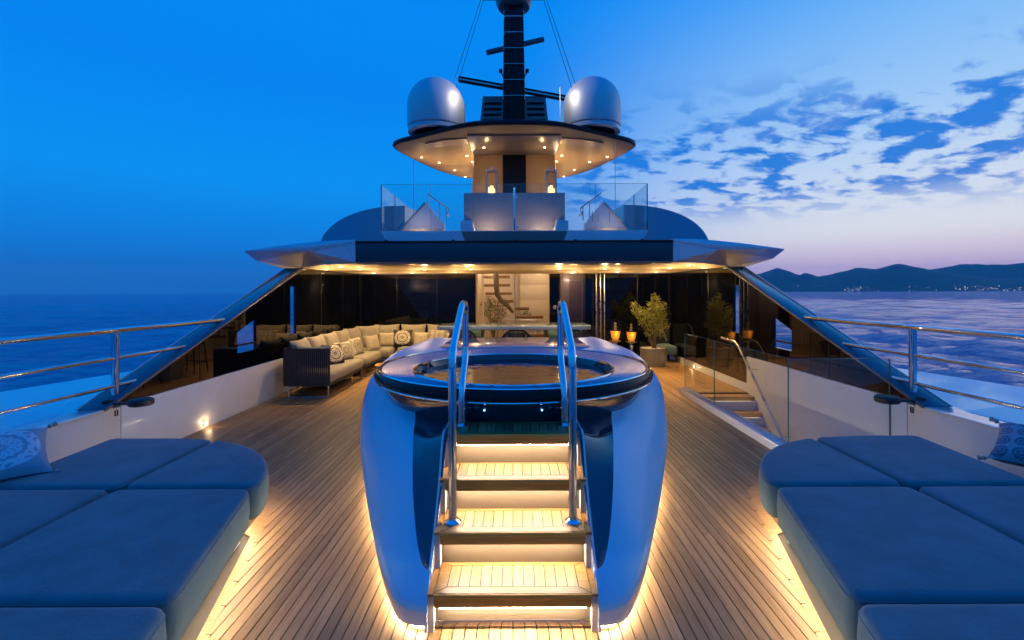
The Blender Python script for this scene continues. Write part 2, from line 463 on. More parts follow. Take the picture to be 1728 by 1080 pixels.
# ================================================================== SETTING
SEAZ = -8.0
import numpy as np
rs_ = np.random.RandomState(4)
az = np.concatenate([np.radians(np.linspace(-60, 60, 900)), np.radians(np.linspace(60, 300, 80))[1:-1]])
rad = np.concatenate([[2.0], 7.0 * (7900 / 7.0) ** np.linspace(0, 1, 430)])
A, RD = np.meshgrid(az, rad)
X, Y = RD * np.sin(A), RD * np.cos(A)
sp_r = np.gradient(rad)[:, None] * np.ones_like(A)
H = np.zeros_like(X)
for k in range(46):
    lam = 2.2 * (40 / 2.2) ** rs_.rand(); th = rs_.normal(.5, .55); am = .0165 * lam ** .75
    f = np.clip(lam / (3.0 * sp_r) - .6, 0, 1)
    H += f * am * np.sin(2 * np.pi / lam * (X * np.cos(th) + Y * np.sin(th)) + rs_.rand() * 6.28)
gust = .65 + .5 * np.sin(X * .011 + 2 * np.sin(Y * .006)) * np.sin(Y * .009 + 1.3)
H *= np.clip(gust, .3, 1.3)
V = np.stack([X, Y, SEAZ + H], -1).reshape(-1, 3)
nr, na_ = A.shape
ii, jj = np.meshgrid(np.arange(nr - 1), np.arange(na_), indexing='ij'); j2 = (jj + 1) % na_
Fq = np.stack([ii * na_ + jj, (ii + 1) * na_ + jj, (ii + 1) * na_ + j2, ii * na_ + j2], -1).reshape(-1, 4)[:, ::-1]
me = bpy.data.meshes.new('sea'); me.vertices.add(len(V)); me.vertices.foreach_set('co', V.astype(np.float32).ravel())
me.loops.add(Fq.size); me.loops.foreach_set('vertex_index', Fq.astype(np.int32).ravel())
me.polygons.add(len(Fq)); me.polygons.foreach_set('loop_start', np.arange(0, Fq.size, 4, dtype=np.int32)); me.polygons.foreach_set('loop_total', np.full(len(Fq), 4, dtype=np.int32))
me.update(calc_edges=True); me.polygons.foreach_set('use_smooth', np.ones(len(Fq), dtype=bool)); me.materials.append(SEA)
sea = bpy.data.objects.new('sea', me); COL.objects.link(sea); tag(sea, kind='structure')

# far shore : two ridges of hills (real height fields)
def ridge_h(tab, a):
    for (a0, h0), (a1, h1) in zip(tab, tab[1:]):
        if a0 <= a <= a1:
            t = (a - a0) / (a1 - a0); t = t * t * (3 - 2 * t) * .5 + t * .5
            return h0 + (h1 - h0) * t
    return 0
def px_tab(pts, dist, base=494):
    out = []
    for x, y in pts:
        a = math.atan((x - 870.5) / 800)
        out.append((a, max(0, (base + (x - 1500) * .004 - y)) / 800 * math.cos(a) * dist))
    return out
near_px = [(1150, 494), (1200, 482), (1240, 470), (1282, 462), (1298, 458), (1312, 453), (1330, 458), (1350, 466), (1358, 462), (1381, 469), (1400, 466), (1425, 460), (1447, 453), (1476, 456), (1514, 451),
           (1548, 456), (1590, 463), (1632, 469), (1670, 474), (1728, 474), (1850, 478), (2100, 470), (2500, 480), (3000, 482), (4200, 494)]
far_px = [(1460, 494), (1520, 470), (1573, 456), (1640, 450), (1728, 449), (1850, 446), (2100, 452), (2600, 462), (3600, 494)]
def hills(name, tab, dist, depth, NA, seed, label=None):
    a0, a1 = tab[0][0], tab[-1][0]; rows = []; NR = 26
    for j in range(NR):
        t = j / (NR - 1); row = []
        for i in range(NA):
            a = a0 + (a1 - a0) * i / (NA - 1)
            r = dist - depth * .62 + depth * t
            H = ridge_h(tab, a)
            prof = max(0, math.sin(min(1, t / .62) * math.pi / 2)) if t < .62 else max(0, 1 - ((t - .62) / .38) ** 1.5)
            p = Vector((r * math.sin(a), r * math.cos(a), 0))
            nz = noise.fractal(p * .0022 + Vector((seed, 0, 0)), .9, 2.1, 5)
            side = noise.fractal(p * .0011 + Vector((seed, 5, 0)), .8, 2, 3)
            h = H * (prof * (1 + .10 * nz) - (.22 * abs(side) * math.sin(prof * math.pi)))
            row.append((p.x, p.y, SEAZ - 3 + max(0, h) * 1.0 + (3 if j else 0)))
        rows.append(row)
    m_ = MB(); m_.loft(rows)
    return obj(name, m_, HILLM, smooth=True, kind='structure', angle=180)
hills('hills', px_tab(near_px, 5400), 5400, 1500, 260, 3.0)
hills('distant_hills', px_tab(far_px, 7000), 7000, 1000, 140, 9.0)
# lights of the town along the shore, too small to tell apart
mb = MB(); rr = random.Random(5)
NT = px_tab(near_px, 5400)
for k in range(150):
    px = rr.choice([rr.uniform(1300, 1728), rr.uniform(1610, 1728), rr.gauss(1665, 30), rr.gauss(1440, 12), rr.uniform(1728, 2300)])
    a = math.atan((px - 870.5) / 800); d = rr.uniform(4410, 4440); h = abs(rr.gauss(3, 17)) + 4; sz = rr.choice([.9, 1.2, 1.5, 2.6])
    if px < 1400: h = 44 + rr.uniform(-3, 3); sz = 1.2
    mb.ball((d * math.sin(a), d * math.cos(a), SEAZ + h), sz, 6, 4)
tag(obj('town_lights', mb, TOWN), 'scattered lights of a town along the far shore', 'lights', kind='stuff')

# hull and outboard side decks -------------------------------------------------
mb = MB()
for s in (-1, 1):
    rows = []
    for y, cap, tr, fl, out in ((-6, (4.42, .60), (4.66, .22), (5.2, .46), (6.1, .60)), (2.2, (4.42, .60), (4.66, .28), (5.25, .50), (6.05, .66)),
                                (4.9, (4.42, .60), (4.63, .60), (4.66, .60), (5.9, .74)), (9, (4.42, .60), (4.85, .60), (4.9, .60), (5.8, .60)), (16, (4.42, .60), (4.85, .6), (4.9, .6), (5.7, .6))):
        rows.append([(s * x, y, z) for x, z in (cap, tr, fl, out)] + [(s * (out[0] + .1), y, out[1] - .5), (s * (out[0] - .3), y, SEAZ - 1)])
    mb.loft(rows)
obj('side_deck', mb, WHITE, kind='structure')

# teak deck ---------------------------------------------------------------------
deck = MB()
deck.box(-4.25, 3.05, -2, 13.0, -.10, -.012); deck.box(3.05, 4.25, -2, 5.36, -.10, -.012); deck.box(3.05, 4.25, 8.62, 13.0, -.10, -.012)
DECK = obj('deck', deck, CAULK, kind='structure')
def interp(tab, x):
    if x <= tab[0][0]: return tab[0][1]
    for (a, u), (b, v) in zip(tab, tab[1:]):
        if a <= x <= b: return u + (v - u) * (x - a) / (b - a)
    return tab[-1][1]
POD_F = [(0, 2.95), (.46, 2.95), (.5, 2.7), (.7, 2.9), (.8, 3.15), (.9, 3.4), (1.1, 4.2), (1.28, 4.9)]
MARG = [(1.20, 1.0), (1.675, 2.70), (2.10, 4.24), (2.16, 4.42), (2.33, 4.56), (2.5, 4.64)]       # x -> y of the margin board's outer edge
PITCH = .0652; GAP = .0068
pm = MB(); pm.box(-.5, .5, 0, 1, -.018, 0)
pm_me = bpy.data.meshes.new('plank'); pm_me.from_pydata(pm.v, [], pm.f); pm_me.materials.append(TEAK)
n_pl = 0
def plank(x0, x1, y0, y1):
    global n_pl
    if y1 - y0 < .05: return
    o = bpy.data.objects.new('plank', pm_me); COL.objects.link(o); o.parent = DECK
    o.location = Vector(((x0 + x1) / 2, y0, rp.uniform(-.0006, .0006))) - ORG['deck']; o.scale = (x1 - x0, y1 - y0, 1); n_pl += 1
rp = random.Random(11)
marg_pts = {-1: [], 1: []}
nrow = int(4.22 / PITCH)
for s in (-1, 1):
    for i in range(nrow + 1):
        xa = PITCH * i + GAP / 2; xb = PITCH * (i + 1) - GAP / 2
        if xb > 4.24: continue
        xc = (xa + xb) / 2
        X0, X1 = (s * xa, s * xb) if s > 0 else (s * xb, s * xa)
        if xc < 1.30:
            plank(X0, X1, .4, interp(POD_F, xc) + .12)
            plank(X0, X1, 7.45, 12.98)
            continue
        y0 = .4
        if 1.2 < xc < 2.5:
            y0 = interp(MARG, xa) + .02
            marg_pts[s].append((xa, xb, y0))
        elif xc >= 2.5: y0 = 4.3
        y1 = 12.98
        if s > 0 and xc > 2.97:
            plank(X0, X1, y0, 5.30)
            if xc > 3.03: plank(X0, X1, 8.66, 12.98)
            continue
        cut = (5.0 + .62 * (i % 3) + (0 if s > 0 else .3)) if i % 2 else (3.62 if (i // 2) % 2 else 7.2 + .4 * (i % 4))
        if cut < y0 + .3: cut = y0 + 1.6 + .5 * (i % 3)
        plank(X0, X1, y0, cut - .004); plank(X0, X1, cut, y1)
# margin boards nibbed into the planking round each sunpad
for s in (-1, 1):
    P = [(1.0, .4)]
    for xa, xb, y0 in marg_pts[s]:
        e = y0 - .007
        P += [(xa - .002, e - .012), (xa + .006, e), (xa + .030, e), (xb, max(e, interp(MARG, xb) - .03))]
    P += [(2.52, 4.60), (2.52, 3.9), (2.0, 3.6), (1.3, 1.2), (1.05, .4)]
    Q = [(s * x, y) for x, y in P]
    cutm = MB(); cutm.prism(Q, -.016, .0005)
    obj('margin_board', cutm, TEAKX, DECK)

# bulwarks ----------------------------------------------------------------------
for s, side in ((-1, 'left'), (1, 'right')):
    b_ = thing('bulwark', f'long white bulwark wall along the {side} edge of the deck', 'wall', (s * 4.3, 4, 0))
    zb = -.1 if s < 0 else -2.5
    X = (4.25, 4.42)
    x0, x1 = sorted((s * X[0], s * X[1]))
    mb = MB().box(x0, x1, 5.13, 8.7, zb, .645); obj('panel', mb, BULW, b_, bevel=.008)
    mb = MB().box(x0, x1, -2, 5.122, -.1, .622); obj('panel', mb, BULW, b_, bevel=.008)
    mb = MB().box(x0, x1, 8.705, 13.09, zb, .15); obj('panel', mb, BULW, b_, bevel=.008)
    xa, xb = sorted((s * 4.23, s * 4.47))
    mb = MB().box(xa, xb, -2, 5.0, .624, .645); obj('cap_rail', mb, WHITE, b_, bevel=.006)
    # little square nameplate button by the joint
    xa, xb = sorted((s * 4.244, s * 4.25))
    mb = MB().plate([(5.04, .54), (5.085, .54), (5.085, .60), (5.04, .60)], [[(5.052, .552), (5.073, .552), (5.073, .566), (5.052, .566)], [(5.052, .574), (5.073, .574), (5.073, .588), (5.052, .588)]], xa, xb)
    obj('marker_plate', mb, BLACKM, b_)

    # rail
    r_ = thing('guard_rail', f'polished steel guard rail on the {side} bulwark, three bars', 'rail', (s * 4.35, 5.17, .64))
    mb = MB(); mb.tube([(s * 4.35, 5.17, .64), (s * 4.35, 5.17, 1.44)], .037, 16); mb.lathe(s * 4.35, 5.17, [(.07, .645), (.07, .655), (.045, .67)], 20)
    obj('post', mb, CHROME, r_, smooth=True)
    mb = MB(); mb.tube([(s * 4.35, 2.2, .64), (s * 4.35, 2.2, 1.44)], .037, 16); obj('post', mb, CHROME, r_, smooth=True)
    for z, e, rad in ((1.44, 7.1, .030), (1.14, 6.3, .022), (.84, 5.52, .022)):
        mb = MB(); mb.tube([(s * 4.35, -1, z), (s * 4.35, e, z)], rad, 14); obj('rail_bar', mb, CHROME, r_, smooth=True)

    # black side glazing with raked cap
    w_ = thing('side_screen', f'raked black glass side screen rising from the {side} bulwark to the roof', 'glass screen', (s * 4.3, 9, .65))
    poly = [(4.98, .655), (8.7, .655), (8.7, .155), (13.09, .155), (13.09, 2.335), (9.56, 2.335)]
    slot = [(8.98, 1.05), (9.22, 1.05), (9.22, 1.96), (8.98, 1.96)]
    winp = [(7.27, .92), (7.8, .92), (7.8, 1.43), (7.27, 1.24)]
    xa, xb = sorted((s * 4.25, s * 4.30))
    mb = MB().plate(poly, [slot[::-1], winp[::-1]], xa, xb); obj('black_panel', mb, BLACKS, w_)
    xa, xb = sorted((s * 4.27, s * 4.282))
    mb = MB().prism(winp, xa, xb, 'x'); obj('window_pane', mb, GLASS, w_)
    mb = MB().prism(slot, xa, xb, 'x'); obj('window_pane', mb, GLASS, w_)
    mb = MB().box(min(s * 4.262, s * 4.29), max(s * 4.262, s * 4.29), 7.27, 7.8, 1.02, 1.05); obj('window_bar', mb, DARKP, w_)
    # mullions, thin and proud
    for y in (6.4, 10.4, 11.7):
        zt = min(2.33, .655 + (y - 4.98) * .366 - .02)
        mb = MB().box(min(s * 4.246, s * 4.252), max(s * 4.246, s * 4.252), y, y + .016, .66, zt); obj('mullion', mb, DARKP, w_)
    # cap
    c0, c1 = (4.90, .62), (9.62, 2.345)
    mb = MB().hexa([(s * 4.22, c0[0], c0[1]), (s * 4.50, c0[0], c0[1]), (s * 4.58, c1[0], c1[1]), (s * 4.24, c1[0], c1[1]),
                    (s * 4.22, c0[0] - .02, c0[1] + .03), (s * 4.50, c0[0] - .02, c0[1] + .03), (s * 4.58, c1[0] - .02, c1[1] + .03), (s * 4.24, c1[0] - .02, c1[1] + .03)])
    obj('raked_cap', mb, mat('raked_cap_paint', (.07, .09, .12), .2, coat=.4) if s < 0 else MATS['raked_cap_paint'], w_, bevel=.012)
    mb = MB().tube([(s * 4.505, c0[0] - .02, c0[1] + .03), (s * 4.585, c1[0] - .02, c1[1] + .03)], .012, 8); obj('edge_trim', mb, WHITE, w_, smooth=True)

    # black round fender pad on a bracket at the wall head
    f_ = thing('mooring_roller', f'black round mooring roller on a short arm atop the {side} bulwark', 'roller', (s * 4.2, 5.0, .64))
    cxr, cyr = s * 3.95, 5.02
    mb = MB().lathe(cxr, cyr, [(.10, .66), (.115, .672), (.115, .715), (.10, .728), (.05, .732), (.01, .732)], 28); obj('disc', mb, BLACKM, f_, smooth=True)
    mb = MB().box(min(s * 4.0, s * 4.34), max(s * 4.0, s * 4.34), cyr - .03, cyr + .03, .668, .69); obj('arm', mb, BLACKM, f_, bevel=.005)
    mb = MB().lathe(s * 4.30, cyr, [(.05, .647), (.05, .71), (.03, .722)], 20); obj('pivot', mb, BLACKM, f_, smooth=True)

# low wall lights
def wall_light(x, y, nx, label):
    t_ = thing('wall_light', label, 'light', (x, y, .06))
    mb = MB().box(x - .012, x + .012, y - .035, y + .035, .035, .105); obj('bezel', mb, STEEL, t_, bevel=.004)
    mb = MB().box(x + nx * .013 - .002, x + nx * .013 + .002, y - .02, y + .02, .045, .085); obj('lens', mb, LAMP, t_)
    lamp('glow', 'POINT', (x + nx * .06, y, .07), 1.0, (1, .66, .36), .015, parent=t_)
wall_light(-4.24, 6.49, 1, 'small bright light low on the left bulwark beside the deck')
wall_light(4.24, 11.2, -1, 'small light low on the right wall near the potted plant')
# ================================================================== HOT TUB POD
pod = thing('hot_tub', 'round hot tub in a curved boat shaped white body with dark inner flanks', 'hot tub', (0, 4.7, 0))
S_ = [(-.46, 2.545, .18), (-.55, 2.55, .192), (-.63, 2.595, .208), (-.70, 2.69, .238), (-.80, 2.86, .288), (-.907, 3.10, .335), (-1.037, 3.40, .395), (-1.197, 3.80, .49), (-1.345, 4.2, .61)]
SB = [(-1.345, 4.2, .61), (-1.455, 4.6, .75), (-1.518, 4.9, .85), (-1.535, 5.1, .925), (-1.525, 5.4, 1.01), (-1.486, 5.8, 1.075), (-1.455, 6.2, 1.09), (-1.41, 6.7, 1.09), (-1.35, 7.4, 1.09)]
RA = [(-.462, 2.65, .287), (-.488, 2.662, .297), (-.516, 2.69, .312), (-.57, 2.80, .41), (-.64, 3.03, .60), (-.718, 3.40, .79), (-.80, 3.82, .90)]
RB = [(-.80, 3.82, .90), (-1.0, 4.1, .96), (-1.12, 4.45, 1.0), (-1.17, 4.8, 1.03), (-1.15, 5.2, 1.05), (-1.03, 5.6, 1.07), (-.85, 5.95, 1.085), (-.8, 6.5, 1.088), (-.8, 7.4, 1.088)]
II = [(-.462, 2.655, .283), (-.462, 2.68, .29), (-.460, 2.76, .363), (-.450, 2.99, .61), (-.440, 3.17, .885), (-.440, 3.36, .90), (-.440, 3.7, .90)]
NA, NB_ = 40, 36
S = spline(S_ + SB[1:], NA + NB_ - 1)
# keep the split at y=4.2 so that the shoulder matches the ridge
def split_spline(a, b):
    full = spline(a + b[1:], 600); k = min(range(600), key=lambda i: (full[i] - Vector(a[-1])).length)
    f = lambda P, n: [P[round(i * (len(P) - 1) / (n - 1))] for i in range(n)]
    return f(full[:k + 1], NA), f(full[k:], NB_)
sA, sB = split_spline(S_, SB); rA, rB = split_spline(RA, RB)
SS = sA + sB[1:]; RRg = rA + rB[1:]
def mir(p, s): return (p[0] * (-s), p[1], p[2])       # lists are for the left side; s=-1 keeps, +1 mirrors
for s in (-1, 1):
    fl = MB(); rows = []
    n = len(SS)
    for i, (a, b) in enumerate(zip(SS, RRg)):
        t0 = SS[min(i + 1, n - 1)] - SS[max(i - 1, 0)]; t0.z = 0; t0.normalize()
        out = Vector((-t0.y, t0.x, 0))
        if out.x > 0 and i > 6: out = -out
        if i <= 6 and out.y > 0: out = -out
        k = min(1, i / 22)
        w = b - a; w_len = w.length
        row = []
        # inner face of the shoulder : gently crowned towards the ridge
        for q in (1, .85, .65, .45, .28, .14, .05):
            p = a + w * q
            bul = math.sin(math.pi * min(1, q)) * .055 * min(1, w_len * 1.4)
            if q < .3: bul += .02 * k
            row.append(p + Vector((0, 0, bul)))
        row.append(a + out * .012 + Vector((0, 0, -.012)))
        row.append(a + out * .014 + Vector((0, 0, -.045)))
        zb = .055
        ins = .012 + .062 * k
        for q in (.25, .5, .75, 1):
            z = a.z - .045 + (zb - a.z + .045) * q
            row.append(Vector((a.x, a.y, z)) - out * (ins * q ** 1.3) + out * .014)
        row.append(Vector((a.x, a.y, zb)) - out * (ins + .038))
        row.append(Vector((a.x, a.y, .002)) - out * (ins + .038))
        rows.append([mir(p, s) for p in row])
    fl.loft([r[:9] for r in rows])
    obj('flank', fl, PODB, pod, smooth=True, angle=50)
    fl = MB(); fl.loft([r[8:] for r in rows]); obj('skirt', fl, WHITE, pod, smooth=True, angle=50)
    # led strip under the flank
    ls = MB(); lr = []
    for i, a in enumerate(SS):
        t0 = SS[min(i + 1, n - 1)] - SS[max(i - 1, 0)]; t0.z = 0; t0.normalize(); out = Vector((-t0.y, t0.x, 0))
        if out.x > 0 and i > 6: out = -out
        if i <= 6 and out.y > 0: out = -out
        k = min(1, i / 22); ins = .012 + .062 * k + .032
        c = Vector((a.x, a.y, .03)) - out * ins
        lr.append([mir(c + out * .004 + Vector((0, 0, .012)), s), mir(c + out * .004 - Vector((0, 0, .012)), s)])
    ls.loft(lr); obj('led_strip', ls, LEDP, pod)
    # dark inner flank between ridge and stair
    iA = spline(II, NA); ib = MB(); rows = []
    for a, b in zip(rA, iA):
        rows.append([mir(a + Vector((0, 0, .002)), s)] + [mir(a.lerp(b, q) - Vector((0, 0, .008 * math.sin(math.pi * q))), s) for q in (.1, .3, .5, .7, .9)] + [mir(b, s)])
    ib.loft(rows); obj('inner_flank', ib, NAVY, pod, smooth=True)
    # stair side wall, vertical
    sw = MB(); prof = [(2.545, .18)] + [(p.y, p.z) for p in iA if p.y < 3.6] + [(3.6, .9), (3.6, .02), (2.545, .02)]
    xa, xb = sorted((s * .462, s * .475)); prof2 = [prof[0]]
    for p in prof[1:]:
        if (Vector(p) - Vector(prof2[-1])).length > .02: prof2.append(p)
    sw.prism(prof2, xa, xb, 'x'); obj('stair_cheek', sw, WHITE, pod)
    rv = MB(); rv.box(min(s * .452, s * .49), max(s * .452, s * .49), 2.655, 2.70, .235, .285); obj('hinge_block', rv, WHITE, pod, bevel=.01)
# closed aft body : flat top and back wall
mb = MB(); mb.prism([(-.86, 5.9), (.86, 5.9), (.86, 7.4), (-.86, 7.4)], 1.02, 1.086); obj('body_top', mb, WHITE, pod)
mb = MB(); mb.prism([(-1.3, 7.30), (1.3, 7.30), (1.22, 7.39), (-1.22, 7.39)], .02, 1.05); obj('body_back', mb, WHITE, pod)
# raised counter slab behind the tub
mb = MB(); mb.prism([(-1.30, 6.25), (-1.1, 6.16), (1.1, 6.16), (1.30, 6.25), (1.28, 6.9), (1.22, 7.48), (-1.22, 7.48), (-1.28, 6.9)], 1.092, 1.125); obj('counter_slab', mb, TABLE, pod, bevel=.01)
# bowl, rim
CY, RO, CYI, RI, ZR = 4.68, 1.255, 4.37, .90, 1.155
mb = MB(); mb.lathe(0, CY, [(1.08, .6), (1.165, .84), (1.20, .90), (1.232, .98), (1.25, 1.05), (1.25, 1.075)], 96, True, False); obj('bowl', mb, NAVY, pod, smooth=True)
mb = MB(); mb.lathe(0, CY, [(1.235, 1.045), (1.30, 1.052), (1.322, 1.075), (1.322, 1.11), (1.305, 1.135), (1.262, 1.143)], 96, False, False); obj('rim_band', mb, DARKP, pod, smooth=True)
for rr_, zz in ((1.303, 1.050), (1.285, 1.146)):
    mb = MB(); mb.tube([(rr_ * math.cos(2 * math.pi * i / 96), CY + rr_ * math.sin(2 * math.pi * i / 96), zz) for i in range(96)], .009, 8, True); obj('chrome_trim', mb, CHROME, pod, smooth=True)
# sloping rim with fine rings (grille)
mb = MB(); rows = []
NRI = 30
for k in range(NRI + 1):
    q = k / NRI
    rows.append([((RI + (RO - RI) * q) * math.cos(2 * math.pi * i / 96), CYI + (CY - CYI) * q + (RI + (RO - RI) * q) * math.sin(2 * math.pi * i / 96), ZR - .012 * q - (.0035 if (k % 2 and k > 6) else 0)) for i in range(96)])
mb.loft(rows, True); obj('rim_top', mb, RIMM, pod)
mb = MB(); mb.tube([(.90 * math.cos(2 * math.pi * i / 96), CYI + .90 * math.sin(2 * math.pi * i / 96), ZR + .002) for i in range(96)], .011, 8, True); obj('chrome_trim', mb, CHROME, pod, smooth=True)
mb = MB(); mb.lathe(0, CYI, [(.895, ZR), (.88, 1.10), (.865, 1.0), (.84, .6), (.75, .42), (.02, .40)], 96, False, False); obj('basin', mb, NAVY, pod, smooth=True)
for a in (60, 100, 128, 40):
    c = Vector((.865 * math.cos(R(a)), CYI + .865 * math.sin(R(a)), 1.03)); mbj = MB(); mbj.ball(c, .03, 12, 6); obj('jet', mbj, DARKP, pod, smooth=True)
mb = MB(); mb.lathe(0, CYI, [(.883, 1.095), (.883, 1.102)], 96); obj('water', mb, TUBW, pod)
# blue pin lights and slim uprights on the bowl front
for s in (-1, 1):
    mb = MB(); mb.ball((s * .21, 3.455, .985), .007, 8, 6); obj('pin_light', mb, BLUELED, pod)

# ---- steps ---------------------------------------------------------------------
st = thing('pool_steps', 'four lit teak steps climbing to the hot tub between its flanks', 'steps', (0, 2.6, 0))
RISE = .2235
def tread(zt, y0, y1, hw, npl):
    m_ = MB(); m_.box(-hw, hw, y0, y1, zt - .075, zt - .012)
    t_ = obj('tread', m_, TEAKF, st, bevel=.004)
    # nosing moulding with groove
    m_ = MB(); m_.box(-hw - .001, hw + .001, y0 - .008, y0 + .004, zt - .03, zt - .001); obj('nosing', m_, TEAKF, t_, bevel=.003)
    # frame boards with mitred corners
    fw = .062; g = .0035
    fr = [([(-hw, y0 + .005), (hw, y0 + .005), (hw - fw, y0 + fw), (-hw + fw, y0 + fw)]), ([(-hw, y1), (-hw + fw, y1 - .03), (hw - fw, y1 - .03), (hw, y1)]),
          ([(-hw, y0 + .005 + g * 2), (-hw + fw - g, y0 + fw + g), (-hw + fw - g, y1 - .03 - g), (-hw, y1 - g)]), ([(hw, y0 + .005 + g * 2), (hw, y1 - g), (hw - fw + g, y1 - .03 - g), (hw - fw + g, y0 + fw + g)])]
    for f_ in fr:
        m_ = MB(); m_.prism(f_, zt - .011, zt); obj('frame_board', m_, TEAKS, t_)
    m_ = MB(); m_.box(-hw + .004, hw - .004, y0 + .01, y1 - .002, zt - .0115, zt - .006); obj('caulk_bed', m_, CAULK, t_)
    W_ = 2 * (hw - fw) / npl
    for i in range(npl):
        xa = -hw + fw + W_ * i + .0028; m_ = MB(); m_.box(xa, xa + W_ - .0056, y0 + fw + g, y1 - .03 - g, zt - .011, zt); obj('plank', m_, TEAK, t_)
def step_led(zt, y0, hw, name='led_strip'):
    m_ = MB(); m_.box(-hw + .03, hw - .03, y0 + .022, y0 + .036, zt - .082, zt - .0755); obj(name, m_, LEDS, st)
yy = [2.55, 2.765, 2.98, 3.185]
for k, y0 in enumerate(yy):
    zt = RISE * (k + 1)
    hw = .425 if k < 3 else .432
    tread(zt, y0, y0 + (.30 if k < 3 else .30), hw, 12)
    step_led(zt, y0, hw)
    if k == 0:
        m_ = MB(); m_.box(-hw + .03, hw - .03, y0 + .004, y0 + .016, zt - .080, zt - .0755); obj('led_strip', m_, LED, st)
    # riser set back below the tread
    m_ = MB(); m_.box(-hw, hw, y0 + .085, y0 + .10, zt - RISE + .0005, zt - .0755); obj('riser', m_, RISER, st)
    if k == 0:
        m_ = MB(); m_.box(-hw, hw, y0 + .045, y0 + .06, .02, .05); obj('toe_bar', m_, CHROME, st, bevel=.004)
    for s in (-1, 1):     # sloping side boards beside each tread
        xa, xb = sorted((s * (hw + .004), s * .461))
        m_ = MB(); m_.box(xa, xb, y0 + .005, y0 + .30, zt - .02, zt - .004); obj('side_board', m_, TEAKS, st)
        m_ = MB(); m_.box(xa, xb, y0 + .02, y0 + .3, zt - RISE + .002, zt - .021); obj('side_filler', m_, CREAM, st)
        if k in (1,):
            m_ = MB(); m_.lathe(s * .445, y0 + .10, [(.014, zt - .004), (.014, zt + .004), (.006, zt + .006)], 14); obj('stud', m_, CHROME, st, smooth=True)

# ---- two handrails -------------------------------------------------------------
for s, side in ((-1, 'left'), (1, 'right')):
    h_ = thing('handrail', f'tall bent chrome handrail on the {side} side of the hot tub steps', 'handrail', (s * .365, 2.89, .447))
    p = [(s * .365, 2.885, .447), (s * .365, 2.885, 1.48), (s * .365, 3.46, 1.77), (s * .365, 3.64, 1.75), (s * .365, 3.65, 1.35), (s * .365, 3.385, 1.165), (s * .365, 3.385, .894)]
    p = [p[0]] + list(fillet(p, .10, 7))[1:]
    mb = MB().tube(p, .0255, 18); obj('bar', mb, CHROME, h_, smooth=True)
    for y, z in ((2.885, .447), (3.385, .894)):
        mb = MB().lathe(s * .365, y, [(.05, z), (.05, z + .008), (.034, z + .018), (.028, z + .022)], 24); obj('flange', mb, CHROME, h_, smooth=True)

# ================================================================== SUNPADS
def cushion(poly, z0, z1, rad=.03, crown=.010):
    """soft edged mattress section from a plan outline (counter-clockwise)"""
    P = []
    n0 = len(poly)
    for i in range(n0):        # resample the outline, rounding corners a little
        P.append(Vector((*poly[i], 0)))
    P = fillet([P[-1].lerp(P[0], .5)] + P + [P[-1].lerp(P[0], .5)], .09, 5)[:-1]
    Q = []
    for i in range(len(P)):
        a, b = P[i], P[(i + 1) % len(P)]
        k = max(1, int((b - a).length / .16))
        Q += [a.lerp(b, j / k) for j in range(k)]
    n = len(Q); nor = []
    for i in range(n):
        t = (Q[(i + 1) % n] - Q[i - 1]).normalized(); nor.append(Vector((t.y, -t.x, 0)))
    area = sum(Q[i].x * Q[(i + 1) % n].y - Q[(i + 1) % n].x * Q[i].y for i in range(n))
    if area < 0: nor = [-v for v in nor]
    prof = [(.03, z0), (.004, z0 + .02), (-.004, (z0 + z1) / 2), (.002, z1 - rad), (rad * .3, z1 - rad * .3), (rad, z1), (rad + .02, z1 + .003)]
    rows = [[(q.x - v.x * d, q.y - v.y * d, z) for q, v in zip(Q, nor)] for d, z in prof]
    c = sum(Q, Vector()) / n
    for f in (.03, .08, .15, .25, .4, .6, .8):
        rows.append([((q.x - v.x * (rad + .02)) * (1 - f) + c.x * f, (q.y - v.y * (rad + .02)) * (1 - f) + c.y * f,
                      z1 + .003 + crown * (1 - (1 - f) ** 3) + .008 * f ** .5 * noise.fractal(Vector((q.x * (1 - f) + c.x * f, q.y * (1 - f) + c.y * f, 0)) * 2.6, .9, 2.1, 3)) for q, v in zip(Q, nor)])
    m_ = MB(); o = m_.loft(rows, True)
    m_.v.append((c.x, c.y, z1 + .003 + crown)); last = len(m_.v) - 1; k = len(rows) - 1
    for i in range(n): m_.f.append((k * n + i, k * n + (i + 1) % n, last))
    m_.f.append(tuple(reversed(range(n))))
    return m_, Q, nor
